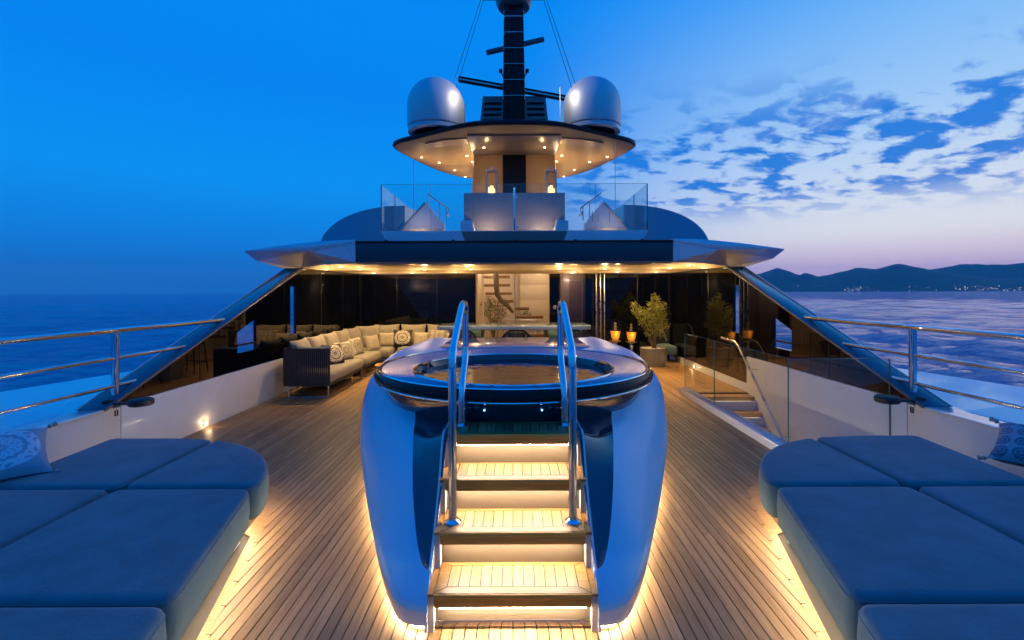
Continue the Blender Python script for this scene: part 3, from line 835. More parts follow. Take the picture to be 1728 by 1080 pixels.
for s, side in ((-1, 'left'), (1, 'right')):
    base = thing('sunpad', f'low lit sunpad platform against the {side} bulwark', 'platform', (s * 2.6, 2.5, 0))
    sh = [(1.12, .5), (1.505, 2.05), (1.825, 3.30), (1.86, 3.5), (1.95, 3.74), (2.1, 3.95), (2.3, 4.13), (2.52, 4.27), (2.78, 4.36), (3.8, 4.40), (4.24, 4.40), (4.24, .5)]
    def inset(pts, d): return [(s * (x + (d if x < 3.6 else 0)), y - (d if y > 3.6 else 0)) for x, y in pts]
    mb = MB(); mb.prism(inset(sh, .03), .195, .245); obj('edge_board', mb, TEAKX, base, bevel=.004)
    mb = MB(); mb.prism(inset(sh, .16), .0, .194); obj('plinth', mb, BULW, base)
    # led strip tucked under the edge board
    ll = [Vector((s * (x + .085), y - (.06 if y > 3.6 else 0), .1935)) for x, y in sh[:9]]
    mb = MB(); mb.loft([[p + Vector((-.008, 0, 0)), p + Vector((.008, 0, 0))] for p in ll]); mb.loft([[p + Vector((-.008, 0, -.004)), p + Vector((.008, 0, -.004))] for p in ll]); obj('led_strip', mb, LED, base)
    grp = 'sunpad cushions'
    parts = [('rounded corner', [(2.74, 3.31), (1.79, 3.31), (1.83, 3.5), (1.92, 3.72), (2.08, 3.95), (2.28, 4.14), (2.5, 4.28), (2.74, 4.38)]),
             ('rear', [(3.68, 3.31), (2.765, 3.31), (2.765, 4.385), (3.2, 4.43), (3.76, 4.43), (3.72, 3.8)]),
             ('largest', [(2.72, 2.085), (1.49, 2.085), (1.81, 3.285), (2.745, 3.285)]),
             ('outer', [(3.66, 2.085), (2.745, 2.085), (2.77, 3.285), (3.68, 3.285)]),
             ('front', [(3.66, .5), (1.08, .5), (1.475, 2.06), (3.66, 2.06)])]
    words = {'rounded corner': f'blue grey sunpad cushion with the rounded corner, {side} sunpad', 'rear': f'blue grey sunpad cushion at the back by the {side} bulwark',
             'largest': f'large central blue grey cushion of the {side} sunpad', 'outer': f'blue grey cushion between the {side} bulwark and the large one',
             'front': f'nearest blue grey cushion of the {side} sunpad, cut off by the frame'}
    for w_, poly in parts:
        q = [(s * x, y) for x, y in poly]
        m_, Q, nor = cushion(q, .246, .50)
        o = obj('sunpad_cushion', m_, PADF, smooth=True, label=words[w_], cat='cushion', group=grp, angle=75)
        for z, d in ((.474, .004), ):
            pp = MB(); pp.tube([(a.x - v.x * d, a.y - v.y * d, z) for a, v in zip(Q, nor)], .0045, 6, True); obj('piping', pp, PADF, o, smooth=True)
# pillows --------------------------------------------------------------------------
def pillow_mb(w, h, t, n=18, sag=.0):
    m_ = MB(); uv = []
    for sd in (1, -1):
        o = len(m_.v)
        for i in range(n + 1):
            for j in range(n + 1):
                u = -1 + 2 * i / n; v = -1 + 2 * j / n
                pin = 1 - .09 * (1 - u * u) * abs(v) ** 3; pin2 = 1 - .09 * (1 - v * v) * abs(u) ** 3
                d = max(0, (1 - u ** 4) * (1 - v ** 4)) ** .55
                x = u * w / 2 * pin2; z = v * h / 2 * pin
                wr = .012 * noise.noise(Vector((u * 2.2 + w * 9, v * 2.2 + h * 5, sd))) * d
                m_.v.append((x, sd * (t / 2 * d) + wr, z + h / 2 - sag * d)); uv.append(((u + 1) / 2, (v + 1) / 2))
        for i in range(n):
            for j in range(n):
                a = o + i * (n + 1) + j; q = (a, a + n + 1, a + n + 2, a + 1); m_.f.append(q if sd < 0 else q[::-1])
    m_.uv = uv
    return m_
def pillow(name, loc, w, h, t, m_, rz, tilt, label, group=None, parent=None, tassels=None):
    mb_ = pillow_mb(w, h, t)
    from mathutils import Matrix
    M = Matrix.Translation(loc) @ Matrix.Rotation(R(rz), 4, 'Z') @ Matrix.Rotation(R(tilt), 4, 'X')
    mb_.v = [tuple(M @ Vector(p)) for p in mb_.v]
    uv = mb_.uv
    o = obj(name, mb_, m_, smooth=True, label=label, cat='pillow', group=group, normals=False, angle=180)
    if tassels:
        for sx, sz in ((-1, 0), (1, 0), (-1, 1), (1, 1)):
            c = M @ Vector((sx * w / 2 * .99, 0, sz * h)); e = M @ Vector((sx * (w / 2 + .05), 0, sz * h + (.03 if sz else -.02)))
            tb = MB().tube([c, c.lerp(e, .3), c.lerp(e, .5), e], [.005, .02, .012, .022], 8); obj('tassel', tb, m_ if tassels is True else tassels, o, smooth=True)
    return o
pillow('scatter_pillow', (-3.64, 3.36, .515), .54, .52, .17, P_SUN, 48, -62, 'blue scatter pillow with white medallion print and tassels on the left sunpad', 'sunpad scatter pillows', tassels=WHITEF)
pillow('scatter_pillow', (3.90, 3.56, .515), .50, .46, .17, P_SUNT, -55, -62, 'blue scatter pillow with small rosettes on the right sunpad', 'sunpad scatter pillows', tassels=WHITEF)
# ================================================================== AFT GLASS WALL AND ROOM BEHIND
YW = 13.05
gw = thing('aft_glass_wall', 'black glass wall across the back of the deck with a lit open doorway', 'wall', (0, YW, 0))
for xa, xb in ((-4.245, -3.26), (-3.245, -2.16), (-2.145, -1.085)):
    mb = MB().box(xa, xb, YW, YW + .03, .02, 2.335); obj('glass_panel', mb, BLACKG, gw)
for xa, xb in ((2.46, 3.36), (3.375, 4.245), (.945, 1.235)):
    mb = MB().box(xa, xb, YW, YW + .03, .02, 2.335); obj('glass_panel', mb, BLACKG, gw)
for s in (-1, 1):
    mb = MB().box(min(s * 4.225, s * 4.2475), max(s * 4.225, s * 4.2475), YW - .03, YW - .003, .16, 2.335); obj('corner_post', mb, DARKP, gw)
for x in (-3.2525, -2.1525, 3.3675):
    mb = MB().box(x - .0055, x + .0055, YW - .002, YW + .02, .02, 2.335); obj('mullion', mb, DARKP, gw)
for x in (2.20, 2.31, 2.42):
    mb = MB().box(x - .012, x + .012, YW - .22, YW - .03, .02, 2.33); obj('sliding_frame', mb, STEEL, gw)
    mb = MB().box(x - .035, x - .013, YW - .2, YW - .05, .02, 2.33); obj('stacked_pane', mb, BLACKG, gw)
mb = MB().box(1.24, 2.18, YW, YW + .02, .02, 2.335); obj('tinted_pane', mb, SMOKE, gw)
mb = MB().box(-4.24, 4.24, YW - .03, YW + .06, .0, .019); obj('sill', mb, STEEL, gw)
# interior
room = thing('saloon', 'cream panelled saloon interior seen through the open doorway', 'room', (0, 15, 0))
mb = MB().box(-3, 3, 13.12, 17, -.05, 0.0); obj('floor', mb, TEAK, room)
mb = MB().box(-3, 3, 13.12, 17, 2.62, 2.7); obj('ceiling', mb, CREAM, room)
for i in range(4):
    xa = -1.9 + .79 * i
    mb = MB().box(xa + .003, xa + .785, 15.9, 15.95, .005, 2.615); obj('wall_panel', mb, CREAM, room)
for i in range(5):
    mb = MB().box(.16, 1.24, 15.6, 15.63, .01 + .52 * i, .522 + .52 * i); obj('wall_panel', mb, CREAM, room, bevel=.002)
mb = MB().box(1.23, 1.28, 13.12, 15.64, 0.005, 2.615); obj('side_wall', mb, CREAM, room)
mb = MB().box(-1.95, -1.90, 13.12, 15.95, 0.005, 2.615); obj('side_wall', mb, CREAM, room)
mb = MB().box(-1.10, -1.03, 13.14, 13.22, 0.005, 2.6); obj('door_post', mb, CREAM, room)
mb = MB().box(-.93, -.88, 13.3, 13.36, 0.005, 2.6); obj('door_post', mb, CREAM, room)
# brown lobby beyond the tinted pane
lob = thing('lobby_door', 'dark wooden door in a brown panelled recess right of the doorway', 'door', (1.7, 14.2, 0))
mb = MB().plate([(1.29, .005), (2.9, .005), (2.9, 2.6), (1.29, 2.6)], [[(1.60, .01), (1.98, .01), (1.98, 2.16), (1.60, 2.16)][::-1]], 14.0, 14.06, 'y'); obj('frame', mb, TAUPE, lob)
mb = MB().box(1.605, 1.975, 14.03, 14.06, .012, 2.155); d_ = obj('door_leaf', mb, BROWN, lob)
mb = MB().tube([(1.92, 14.0, 1.02), (1.92, 13.97, 1.02), (1.82, 13.97, 1.02)], .009, 8); obj('handle', mb, CHROME, d_)
mb = MB().box(2.0, 2.18, 13.5, 13.99, .005, 2.6); obj('reveal', mb, BLACKG, lob)
mb = MB().box(2.20, 2.45, 13.3, 13.34, .005, 2.33); obj('panel', mb, TAUPE, lob)
lamp('lobby_glow', 'POINT', (1.6, 13.45, 2.2), 22, (1, .74, .52), .06, parent=lob)
sw_ = thing('wall_switch', 'small steel switch plate on the black panel right of the doorway', 'switch', (1.08, YW, 1.3))
mb = MB().box(1.05, 1.13, YW - .012, YW - .001, 1.36, 1.46); obj('plate', mb, STEEL, sw_, bevel=.003)
mb = MB().box(1.075, 1.105, YW - .018, YW - .0125, 1.38, 1.44); obj('button', mb, WHITEF, sw_)
# floating stair
fs = thing('spiral_staircase', 'floating timber treads winding round a chrome pole inside the saloon', 'staircase', (-.02, 14.6, 0))
mb = MB().tube([(-.0, 14.6, 0), (0, 14.6, 2.62)], .022, 14); obj('pole', mb, CHROME, fs, smooth=True)
for xa, xb, z, y in ((-1.02, -.16, 2.33, 14.75), (-1.02, -.16, 2.07, 14.75), (-.92, -.10, 1.81, 14.7), (-.34, -.05, 1.57, 14.65), (.03, .43, 1.34, 14.55), (.03, .86, 1.08, 14.5), (.2, .9, .80, 14.45), (.44, .90, .52, 14.4)):
    mb = MB().box(xa, xb, y, y + .28, z - .065, z + .02); t_ = obj('tread', mb, STAIRW, fs, bevel=.004)
    lamp('tread_glow', 'POINT', ((xa + xb) / 2, y + .45, z - .14), .7, (1, .76, .5), .05, parent=fs)
for x, y, z in ((-.9, 14.0, 2.5), (.3, 13.9, 2.5), (.9, 14.8, 2.5), (-1.2, 15.2, 2.5)):
    lamp('ceiling_glow', 'POINT', (x, y, z), 15, (1, .74, .46), .08, parent=room)
mb = MB().box(-1.0, -.2, 15.2, 15.55, .3, .36); cons = thing('console_shelf', 'low white shelf with a plant behind the stair pole', 'shelf', (.3, 15.2, 0))
mb = MB().box(-.45, .75, 15.2, 15.5, .93, .97); obj('shelf_board', mb, WHITE, cons, bevel=.004)
mb = MB().box(-.40, -.36, 15.22, 15.48, 0, .93).box(.66, .70, 15.22, 15.48, 0, .93); obj('frame', mb, STEEL, cons)

# ================================================================== ROOF OVERHANG
roof = thing('roof_overhang', 'broad white roof overhang with swept wing tips and a dark blue fascia', 'roof', (0, 9, 2.33))
mb = MB().box(-2.68, 2.68, 8.0, 8.05, 2.352, 2.675); obj('fascia', mb, mat('fascia_dark_paint', (.028, .036, .05), .3, coat=.25), roof, bevel=.006)
# soffit
so = [(-2.68, 8.05), (2.68, 8.05), (3.33, 8.32), (4.28, 9.5), (4.6, 9.6), (4.6, 13.1), (-4.6, 13.1), (-4.6, 9.6), (-4.28, 9.5), (-3.33, 8.32)]
mb = MB().prism(so, 2.34, 2.40); obj('soffit', mb, SOFF, roof)
mb = MB().prism([(-2.66, 8.051), (2.66, 8.051), (2.3, 8.6), (-2.3, 8.6)], 2.325, 2.339); obj('soffit_step', mb, TAUPE, roof)
for s, side in ((-1, 'left'), (1, 'right')):
    P = lambda x, y, z: (s * x, y, z)
    top = spline([P(2.685, 8.0, 2.735), P(3.1, 8.08, 2.732), P(3.46, 8.15, 2.715), P(4.1, 8.2, 2.65), P(4.70, 8.25, 2.572)], 13)
    cre = spline([P(2.685, 7.99, 2.675), P(3.08, 8.06, 2.63), P(3.46, 8.13, 2.565), P(4.08, 8.19, 2.565), P(4.70, 8.25, 2.568)], 13)
    b0, b1, K, Lp, L2 = P(2.685, 8.0, 2.352), P(3.33, 8.32, 2.405), P(4.28, 9.5, 2.335), P(4.50, 9.15, 2.325), P(4.66, 8.55, 2.43)
    mb = MB(); mb.loft([top, cre]); rt = obj('wing_bevel', mb, WHITE, roof, smooth=True); md = rt.modifiers.new('shell', 'SOLIDIFY'); md.thickness = .01; md.offset = 0
    mb = MB(); mb.add([tuple(p) for p in cre[:6]] + [b1, b0], [(0, 1, 2, 3, 4, 5, 6, 7)]); rt = obj('wing_face', mb, WHITE, roof); md = rt.modifiers.new('shell', 'SOLIDIFY'); md.thickness = .01; md.offset = 0
    mb = MB(); mb.add([tuple(p) for p in cre[5:]] + [L2, Lp, K, b1], [tuple(range(0, 8)) + (8,), (8, 9, 10), (0, 8, 10), (0, 10, 11)]); rt = obj('wing_underside', mb, WHITE, roof); md = rt.modifiers.new('shell', 'SOLIDIFY'); md.thickness = .01; md.offset = 0
    mb = MB(); mb.add([tuple(top[-1]), L2, Lp, P(4.75, 13.1, 2.36), P(5.0, 13.1, 2.62)], [(0, 1, 2, 3, 4)]); rt = obj('wing_side', mb, WHITE, roof); md = rt.modifiers.new('shell', 'SOLIDIFY'); md.thickness = .01; md.offset = 0
    rows = [[p, p + Vector((0, .8, .02)), Vector((s * (2.685 + (2.2 * i / 12)), 10.5, 2.74)), Vector((s * (2.685 + (2.3 * i / 12)), 13.1, 2.70))] for i, p in enumerate(top)]
    mb = MB(); mb.loft(rows); obj('wing_top', mb, WHITE, roof, smooth=True)
    # low-set sensors on the wing top, tip port lights
    mb = MB(); mb.lathe(s * 3.75, 8.45, [(.035, 2.655), (.035, 2.70), (.02, 2.715)], 16); obj('button_light', mb, DARKP, roof, smooth=True)
    mb = MB(); mb.tube([(s * 4.33, 8.72, 2.50), (s * 4.335, 8.69, 2.49)], .022, 12); obj('camera_port', mb, DARKP, roof)
    mb = MB(); mb.tube([(s * 4.25, 8.74, 2.50), (s * 4.255, 8.71, 2.49)], .022, 12); obj('camera_port', mb, DARKP, roof)
mb = MB().box(-2.68, 2.68, 8.01, 13.1, 2.676, 2.70); obj('roof_top', mb, SILVER, roof)
mb = MB().box(-2.68, 2.68, 7.985, 8.06, 2.678, 2.712); obj('edge_strip', mb, DARKP, roof, bevel=.006)
for x in (-2.2, -1.05, .02, 1.05, 2.2):
    mb = MB(); mb.lathe(x, 8.15, [(.03, 2.70), (.03, 2.735), (.015, 2.748)], 14); obj('button_light', mb, DARKP, roof, smooth=True)
for x in (-1.9, -1.0, 1.2, 1.95):
    mb = MB(); mb.lathe(x, 8.12, [(.012, 2.712), (.012, 2.722)], 10); obj('courtesy_light', mb, LAMP, roof)
# recessed downlights
FILL = .17
def downlight(par, x, y, z, e, r=.035, col=WARM, ring=STEEL, tilt=None):
    mb = MB(); mb.lathe(x, y, [(r + .014, z - .006), (r + .014, z - .001)], 18); f_ = obj('downlight', mb, ring, par)
    mb = MB(); mb.lathe(x, y, [(r, z - .0095), (r, z - .0065)], 16); obj('lens', mb, LAMP, f_)
    lamp('downlight_beam', 'SPOT', (x, y, z - .012), e, col, .03, parent=par, spot=104, blend=.6)
    lamp('underside_fill', 'POINT', (x, y, z - .30), e * FILL, col, .03, parent=par)  # added unseen fill lamp hung below the fixture to brighten the ceiling
for s in (-1, 1):
    for x, y in ((3.34, 9.1), (3.30, 10.1), (1.96, 10.3), (.96, 10.3), (4.02, 10.1), (2.6, 12.0), (3.6, 12.1), (1.5, 11.9)):
        downlight(roof, s * x, y, 2.34, 88)
downlight(roof, -.92, 9.1, 2.34, 45); downlight(roof, .86, 9.1, 2.34, 45)

# ================================================================== UPPER DECK
ud = thing('upper_deck_coaming', 'pale tapered coaming at the edge of the upper deck under the glass', 'coaming', (0, 9, 2.7))
mb = MB(); mb.hexa([(-2.38, 9.06, 2.70), (2.38, 9.06, 2.70), (2.5, 13, 2.70), (-2.5, 13, 2.70), (-2.54, 8.96, 3.005), (2.54, 8.96, 3.005), (2.54, 13, 3.005), (-2.54, 13, 3.005)])
obj('body', mb, WHITE, ud, bevel=.01)
mb = MB(); mb.hexa([(-.9, 9.035, 2.70), (.9, 9.035, 2.70), (.9, 9.06, 2.7), (-.9, 9.06, 2.7), (-1.0, 8.95, 2.99), (1.0, 8.95, 2.99), (1.0, 8.97, 2.99), (-1.0, 8.97, 2.99)]); obj('centre_panel', mb, TAUPE, ud)
gb = thing('glass_balustrade', 'frameless clear glass balustrade round the upper deck', 'balustrade', (0, 8.98, 3.0))
xs = [-2.53, -1.58, -.78, 0.0, .51, .74, 1.54, 2.53]
for a, b in zip(xs, xs[1:]):
    mb = MB().box(a + .006, b - .006, 8.975, 8.989, 3.01, 3.885); o = obj('glass_pane', mb, GLASS, gb)
    mb = MB().box(a + .006, b - .006, 8.975, 8.989, 3.886, 3.890); obj('top_edge', mb, GEDGE, gb)
    mb = MB().box(b - .006, b - .003, 8.974, 8.990, 3.01, 3.885); obj('pane_edge', mb, GEDGE, gb)
for s in (-1, 1):
    for y0, y1 in ((8.99, 10.0), (10.01, 11.2)):
        mb = MB().box(min(s * 2.53, s * 2.516), max(s * 2.53, s * 2.516), y0, y1 - .006, 3.01, 3.885); obj('side_pane', mb, GLASS, gb)
        mb = MB().box(min(s * 2.532, s * 2.514), max(s * 2.532, s * 2.514), y0 - .002, y0 + .012, 3.01, 3.885); obj('pane_edge', mb, GEDGE, gb)
mb = MB().box(-.018, .018, 8.955, 9.005, 3.005, 3.81); obj('gate_post', mb, CHROME, gb, bevel=.006)
mb = MB().box(.03, .07, 8.96, 9.0, 3.05, 3.09).box(.03, .07, 8.96, 9.0, 3.62, 3.66); obj('hinge', mb, CHROME, gb, bevel=.004)
# console block under the mast
cb = thing('mast_console', 'grey brown console box at the foot of the mast column', 'console', (0, 9.8, 3))
mb = MB().box(-1.03, 1.03, 9.65, 10.55, 3.06, 3.86); obj('cabinet', mb, mat('console_panel', (.40, .34, .32), .45, spec=.3, var=.03), cb, bevel=.006)
mb = MB().box(-.98, .98, 9.72, 10.5, 3.0, 3.06); obj('toe_kick', mb, CAULK, cb)
for x in (-.55, .55):
    mb = MB().lathe(x, 9.35, [(.02, 3.006), (.02, 3.012)], 12); obj('floor_light', mb, LAMP, cb)
    lamp('floor_glow', 'POINT', (x, 9.35, 3.06), 5, (1, .72, .45), .02, parent=cb)
mb = MB().box(-.002, .002, 9.645, 9.651, 3.09, 3.83); obj('door_gap', mb, CAULK, cb)
for s, side in ((-1, 'left'), (1, 'right')):
    bx = thing('vent_box', f'small white box standing at the {side} foot of the mast console', 'box', (s * .95, 9.4, 3))
    mb = MB().hexa([(s * 1.06, 9.3, 3.005), (s * .78, 9.3, 3.005), (s * .70, 9.62, 3.005), (s * 1.06, 9.62, 3.005), (s * 1.06, 9.3, 3.24), (s * .84, 9.3, 3.26), (s * .84, 9.62, 3.30), (s * 1.06, 9.62, 3.24)]); obj('box', mb, WHITE, bx, bevel=.006)
    # peaked fairing with handrail (top of the stair from below)
    pf = thing('peaked_fairing', f'white peaked fairing with a sloping rail on the {side} side of the upper deck', 'fairing', (s * 2.0, 10, 3))
    pp = [(s * 2.50, 3.008), (s * 1.88, 3.70), (s * 1.83, 3.70), (s * 1.50, 3.30), (s * 1.46, 3.008)]
    mb = MB().prism(pp, 9.9, 10.25, 'y'); obj('body', mb, WHITE, pf, bevel=.008)
    mb = MB().tube([(s * 2.50, 9.885, 3.02), (s * 1.87, 9.885, 3.71)], .022, 8); obj('edge_trim', mb, STEEL, pf, smooth=True)
    for y_, x_ in ((9.87, 1.75), (9.87, 1.63), (9.87, 1.98)):
        mb = MB().box(x_ - .004, x_ + .004, 9.893, 9.899, 3.3, 3.52); obj('panel_joint', mb, CAULK, pf)
    pr = thing('stair_rail', f'short bent steel rail sloping down from the {side} fairing peak', 'handrail', (s * 1.6, 10, 3.3))
    mb = MB().tube([(s * 1.85, 10.1, 3.70), (s * 1.85, 10.1, 3.94), (s * 1.40, 10.1, 3.62), (s * 1.44, 10.1, 3.50), (s * 1.38, 10.1, 3.46)], .018, 10).tube([(s * 1.60, 10.1, 3.42), (s * 1.60, 10.1, 3.76)], .014, 8).tube([(s * 1.46, 10.1, 3.36), (s * 1.46, 10.1, 3.66)], .014, 8); obj('bar', mb, CHROME, pr, smooth=True)
    # warm lit seat inside the upper deck
    mb = MB().box(min(s * 1.48, s * 2.30), max(s * 1.48, s * 2.30), 9.70, 9.895, 3.006, 3.14); obj('lit_step', mb, SOFF, pf, bevel=.01)
    lamp('step_glow', 'POINT', (s * 1.95, 9.5, 3.22), 2.2, (1, .70, .36), .05, parent=pf)
    # curved side fairing behind, quarter-round skin
    sf = MB(); rows = []
    for j in range(9):
        y = 9.6 + j * .55; row = []
        for i in range(25):
            q = i / 24; ang = q * math.pi / 2
            x = 2.30 + 1.66 * math.cos(ang) ** .9; z = 2.74 + (.92 + .10 * j * .3) * math.sin(ang) ** .92
            sc = 1 - .012 * j
            row.append((s * x * sc, y + .35 * math.sin(ang) , z))
        row += [(s * 2.30, y + .35, 2.74)]
        rows.append(row)
    sf.loft(rows)
    for rw in (rows[0],):
        k = len(sf.v); sf.add(list(rw), [tuple(range(len(rw)))])
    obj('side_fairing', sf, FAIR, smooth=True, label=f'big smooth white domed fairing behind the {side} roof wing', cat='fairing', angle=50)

# lanterns on the console
def lantern(x, label):
    l_ = thing('lantern', label, 'lantern', (x, 9.85, 3.862))
    z0, z1, hw = 3.862, 4.34, .095
    mb = MB().box(x - hw, x + hw, 9.85 - hw, 9.85 + hw, z0, z0 + .02); obj('base', mb, STEEL, l_, bevel=.003)
    for a in (-1, 1):
        for b in (-1, 1):
            mb = MB().box(x + a * hw - .008, x + a * hw + .008, 9.85 + b * hw - .008, 9.85 + b * hw + .008, z0 + .02, z1); obj('post', mb, STEEL, l_)
    mb = MB().box(x - hw - .012, x + hw + .012, 9.85 - hw - .012, 9.85 + hw + .012, z1, z1 + .018); obj('top', mb, STEEL, l_, bevel=.004)
    mb = MB().tube([(x - .05, 9.85, z1 + .018), (x - .05, 9.85, z1 + .08), (x, 9.85, z1 + .11), (x + .05, 9.85, z1 + .08), (x + .05, 9.85, z1 + .018)], .006, 8); obj('ring', mb, CHROME, l_, smooth=True)
    for dx_, dy_, h in ((-.04, -.02, .15), (.035, .0, .12), (0, .04, .19)):
        mb = MB().lathe(x + dx_, 9.85 + dy_, [(.034, z0 + .021), (.034, z0 + h), (.025, z0 + h + .004)], 14); obj('candle', mb, CANDLE, l_, smooth=True)
lantern(-.47, 'tall steel lantern with candles on the console, left of the mast')
lantern(.77, 'tall steel lantern with candles on the console, right of the mast')

# ================================================================== MAST AND HARDTOP
ms = thing('mast_column', 'broad bronze mast column with a black central strip', 'column', (0, 11, 3))
mb = MB(); mb.hexa([(-1.05, 10.9, 3.0), (-.265, 10.9, 3.0), (-.265, 12.4, 3), (-1.05, 12.4, 3), (-.93, 10.9, 5.06), (-.265, 10.9, 5.06), (-.265, 12.4, 5.06), (-.93, 12.4, 5.06)]); obj('left_side', mb, BRONZE, ms, bevel=.03)
mb = MB(); mb.hexa([(.265, 10.9, 3.0), (1.05, 10.9, 3.0), (1.05, 12.4, 3), (.265, 12.4, 3), (.265, 10.9, 5.06), (.93, 10.9, 5.06), (.93, 12.4, 5.06), (.265, 12.4, 5.06)]); obj('right_side', mb, BRONZE, ms, bevel=.03)
mb = MB().box(-.264, .264, 10.95, 12.3, 3.0, 5.05); obj('centre_strip', mb, DARKP, ms)
ht = thing('hardtop', 'wide flared hardtop with a bronze underside and small downlights', 'hardtop', (0, 11, 5))
hp = [(0, 9.12), (.77, 9.20), (1.4, 9.52), (2.1, 9.98), (2.5, 10.24), (2.66, 10.42), (2.70, 10.62), (2.64, 10.95), (2.47, 11.5), (2.25, 12.1), (2.0, 12.65), (1.62, 13.2), (1.23, 13.5), (0, 13.6)]
hpl = spline([(x, y, 0) for x, y in hp], 48)
loop = [(p.x, p.y) for p in hpl] + [(-p.x, p.y) for p in reversed(hpl[1:-1])]
cxh = (0, 11.0)
def ring(f, z): return [(cxh[0] + (x - cxh[0]) * f, cxh[1] + (y - cxh[1]) * f, z) for x, y in loop]
mb = MB(); mb.loft([ring(.985, 5.065), ring(.93, 5.04), ring(.8, 5.02), ring(.6, 5.01)], True)
n = len(loop); mb.f.append(tuple(range(3 * n, 4 * n))); obj('underside', mb, BRONZE, ht, smooth=True, angle=60)
mb = MB(); mb.loft([ring(.984, 5.067), ring(.998, 5.075), ring(1.004, 5.10), ring(1.0, 5.15), ring(.985, 5.175), ring(.9, 5.185)], True); mb.f.append(tuple(range(5 * n, 6 * n))); obj('dark_shell', mb, DARKP, ht, smooth=True)
mb = MB().prism([(-.95, 9.55), (.95, 9.55), (.95, 10.88), (-.95, 10.88)], 4.985, 5.012); obj('centre_panel', mb, TAUPE, ht, bevel=.01)
for s in (-1, 1):
    mb = MB().prism([(s * .98, 9.75), (s * 1.45, 9.85), (s * 1.9, 10.1), (s * 1.9, 10.4), (s * .98, 10.15)], 4.998, 5.016); obj('wood_reflection', mb, TEAKX, ht)  # teak toned patch painting the wood reflected in the underside
    for x, y in ((.66, 10.3), (2.18, 11.15), (1.84, 11.6), (1.1, 11.0), (1.55, 12.3), (1.35, 13.0), (1.02, 11.5)):
        z = 5.00 if x > .9 else 4.985
        downlight(ht, s * x, y, z + (.018 if x > 1.7 else .008 if x > .9 else 0), 30, .024)
# radomes
for s, side in ((-1, 'left'), (1, 'right')):
    rd = thing('radome', f'large glossy dome shaped satellite radome on the {side} side of the hardtop', 'radome', (s * 1.67, 10.15, 5.18))
    r = .605; cx_, cy_ = s * 1.67, 10.15
    prof = [(r * .93, 5.32), (r * .985, 5.335), (r, 5.36), (r, 5.80)] + [(r * math.cos(a), 5.80 + .60 * math.sin(a)) for a in [R(6 * i) for i in range(1, 15)]] + [(.02, 6.40)]
    mb = MB().lathe(cx_, cy_, prof, 64, True, True); obj('dome', mb, mat('radome_paint', (.66, .66, .66), .52, metal=.7) if s < 0 else MATS['radome_paint'], rd, smooth=True)
    mb = MB().lathe(cx_, cy_, [(r * .90, 5.22), (r * .97, 5.23), (r * .97, 5.315), (r * .9, 5.319)], 48); obj('base_ring', mb, SILVER, rd, smooth=True, bevel=.0)
    mb = MB().lathe(cx_, cy_, [(r * .55, 5.18), (r * .8, 5.2195)], 32); obj('pedestal', mb, DARKP, rd)
# louvred vent housing
vh = thing('vent_housing', 'bronze grey louvred vent housing behind the mast base', 'housing', (0, 10.9, 5.18))
mb = MB(); mb.hexa([(-.83, 10.7, 5.18), (.83, 10.7, 5.18), (.83, 11.6, 5.18), (-.83, 11.6, 5.18), (-.72, 10.85, 6.33), (.72, 10.85, 6.33), (.72, 11.5, 6.33), (-.72, 11.5, 6.33)]); obj('body', mb, TAUPE, vh, bevel=.02)
for s in (-1, 1):
    for i in range(7):
        z = 5.30 + .135 * i; y = 10.7 + .15 * (z - 5.18) / 1.15
        hw = .75 - .055 * i / 7 * 1.6
        mb = MB().hexa([(s * .30, y - .004, z), (s * hw, y - .004, z), (s * hw, y + .05, z), (s * .30, y + .05, z), (s * .30, y + .006, z + .06), (s * hw, y + .006, z + .06), (s * hw, y + .05, z + .06), (s * .30, y + .05, z + .06)]); obj('louvre_slot', mb, CAULK, vh)
        mb = MB().hexa([(s * .30, y - .035, z + .045), (s * hw, y - .035, z + .045), (s * hw, y + .03, z + .085), (s * .30, y + .03, z + .085), (s * .30, y - .035, z + .055), (s * hw, y - .035, z + .055), (s * hw, y + .03, z + .095), (s * .30, y + .03, z + .095)]); obj('louvre_blade', mb, TAUPE, vh)
# mast
mt = thing('mast', 'tall black tapering mast with steel rungs above the hardtop', 'mast', (0, 10.0, 5.18))
z1 = 8.24
mb = MB(); mb.hexa([(-.25, 10.0, 5.17), (.25, 10.0, 5.17), (.22, 10.5, 5.17), (-.22, 10.5, 5.17), (-.205, 10.05, z1), (.205, 10.05, z1), (.18, 10.45, z1), (-.18, 10.45, z1)]); obj('column', mb, DARKP, mt, bevel=.03)
for i in range(6):
    z = 5.98 + .335 * i; hw = .235 - .045 * (z - 5.17) / 2.9
    mb = MB().tube(fillet([(-hw, 10.03, z - .03), (-hw, 9.985, z), (hw, 9.985, z), (hw, 10.03, z - .03)], .03, 4), .008, 8); obj('rung', mb, CHROME, mt, smooth=True)
mb = MB().tube([(-.165, 9.97, 5.18), (-.165, 9.97, 5.46), (.165, 9.97, 5.46), (.165, 9.97, 5.18)], .011, 8).tube([(-.165, 9.97, 5.34), (.165, 9.97, 5.34)], .009, 8); obj('ladder', mb, CHROME, mt, smooth=True)
mb = MB().lathe(0, 10.25, [(.22, 7.93), (.34, 7.98), (.385, 8.08), (.39, 8.25), (.36, 8.28)], 40); obj('top_drum', mb, TAUPE, mt, smooth=True)
mb = MB().box(-.68, .68, 10.2, 10.3, 8.17, 8.21); obj('crosstree', mb, DARKP, mt, bevel=.01)
for x, z in ((-.225, 5.92), (.225, 5.92), (-.2, 7.76), (.2, 7.76)):
    mb = MB().ball((x, 10.0, z), .016, 8, 6); obj('stud', mb, CHROME, mt, smooth=True)
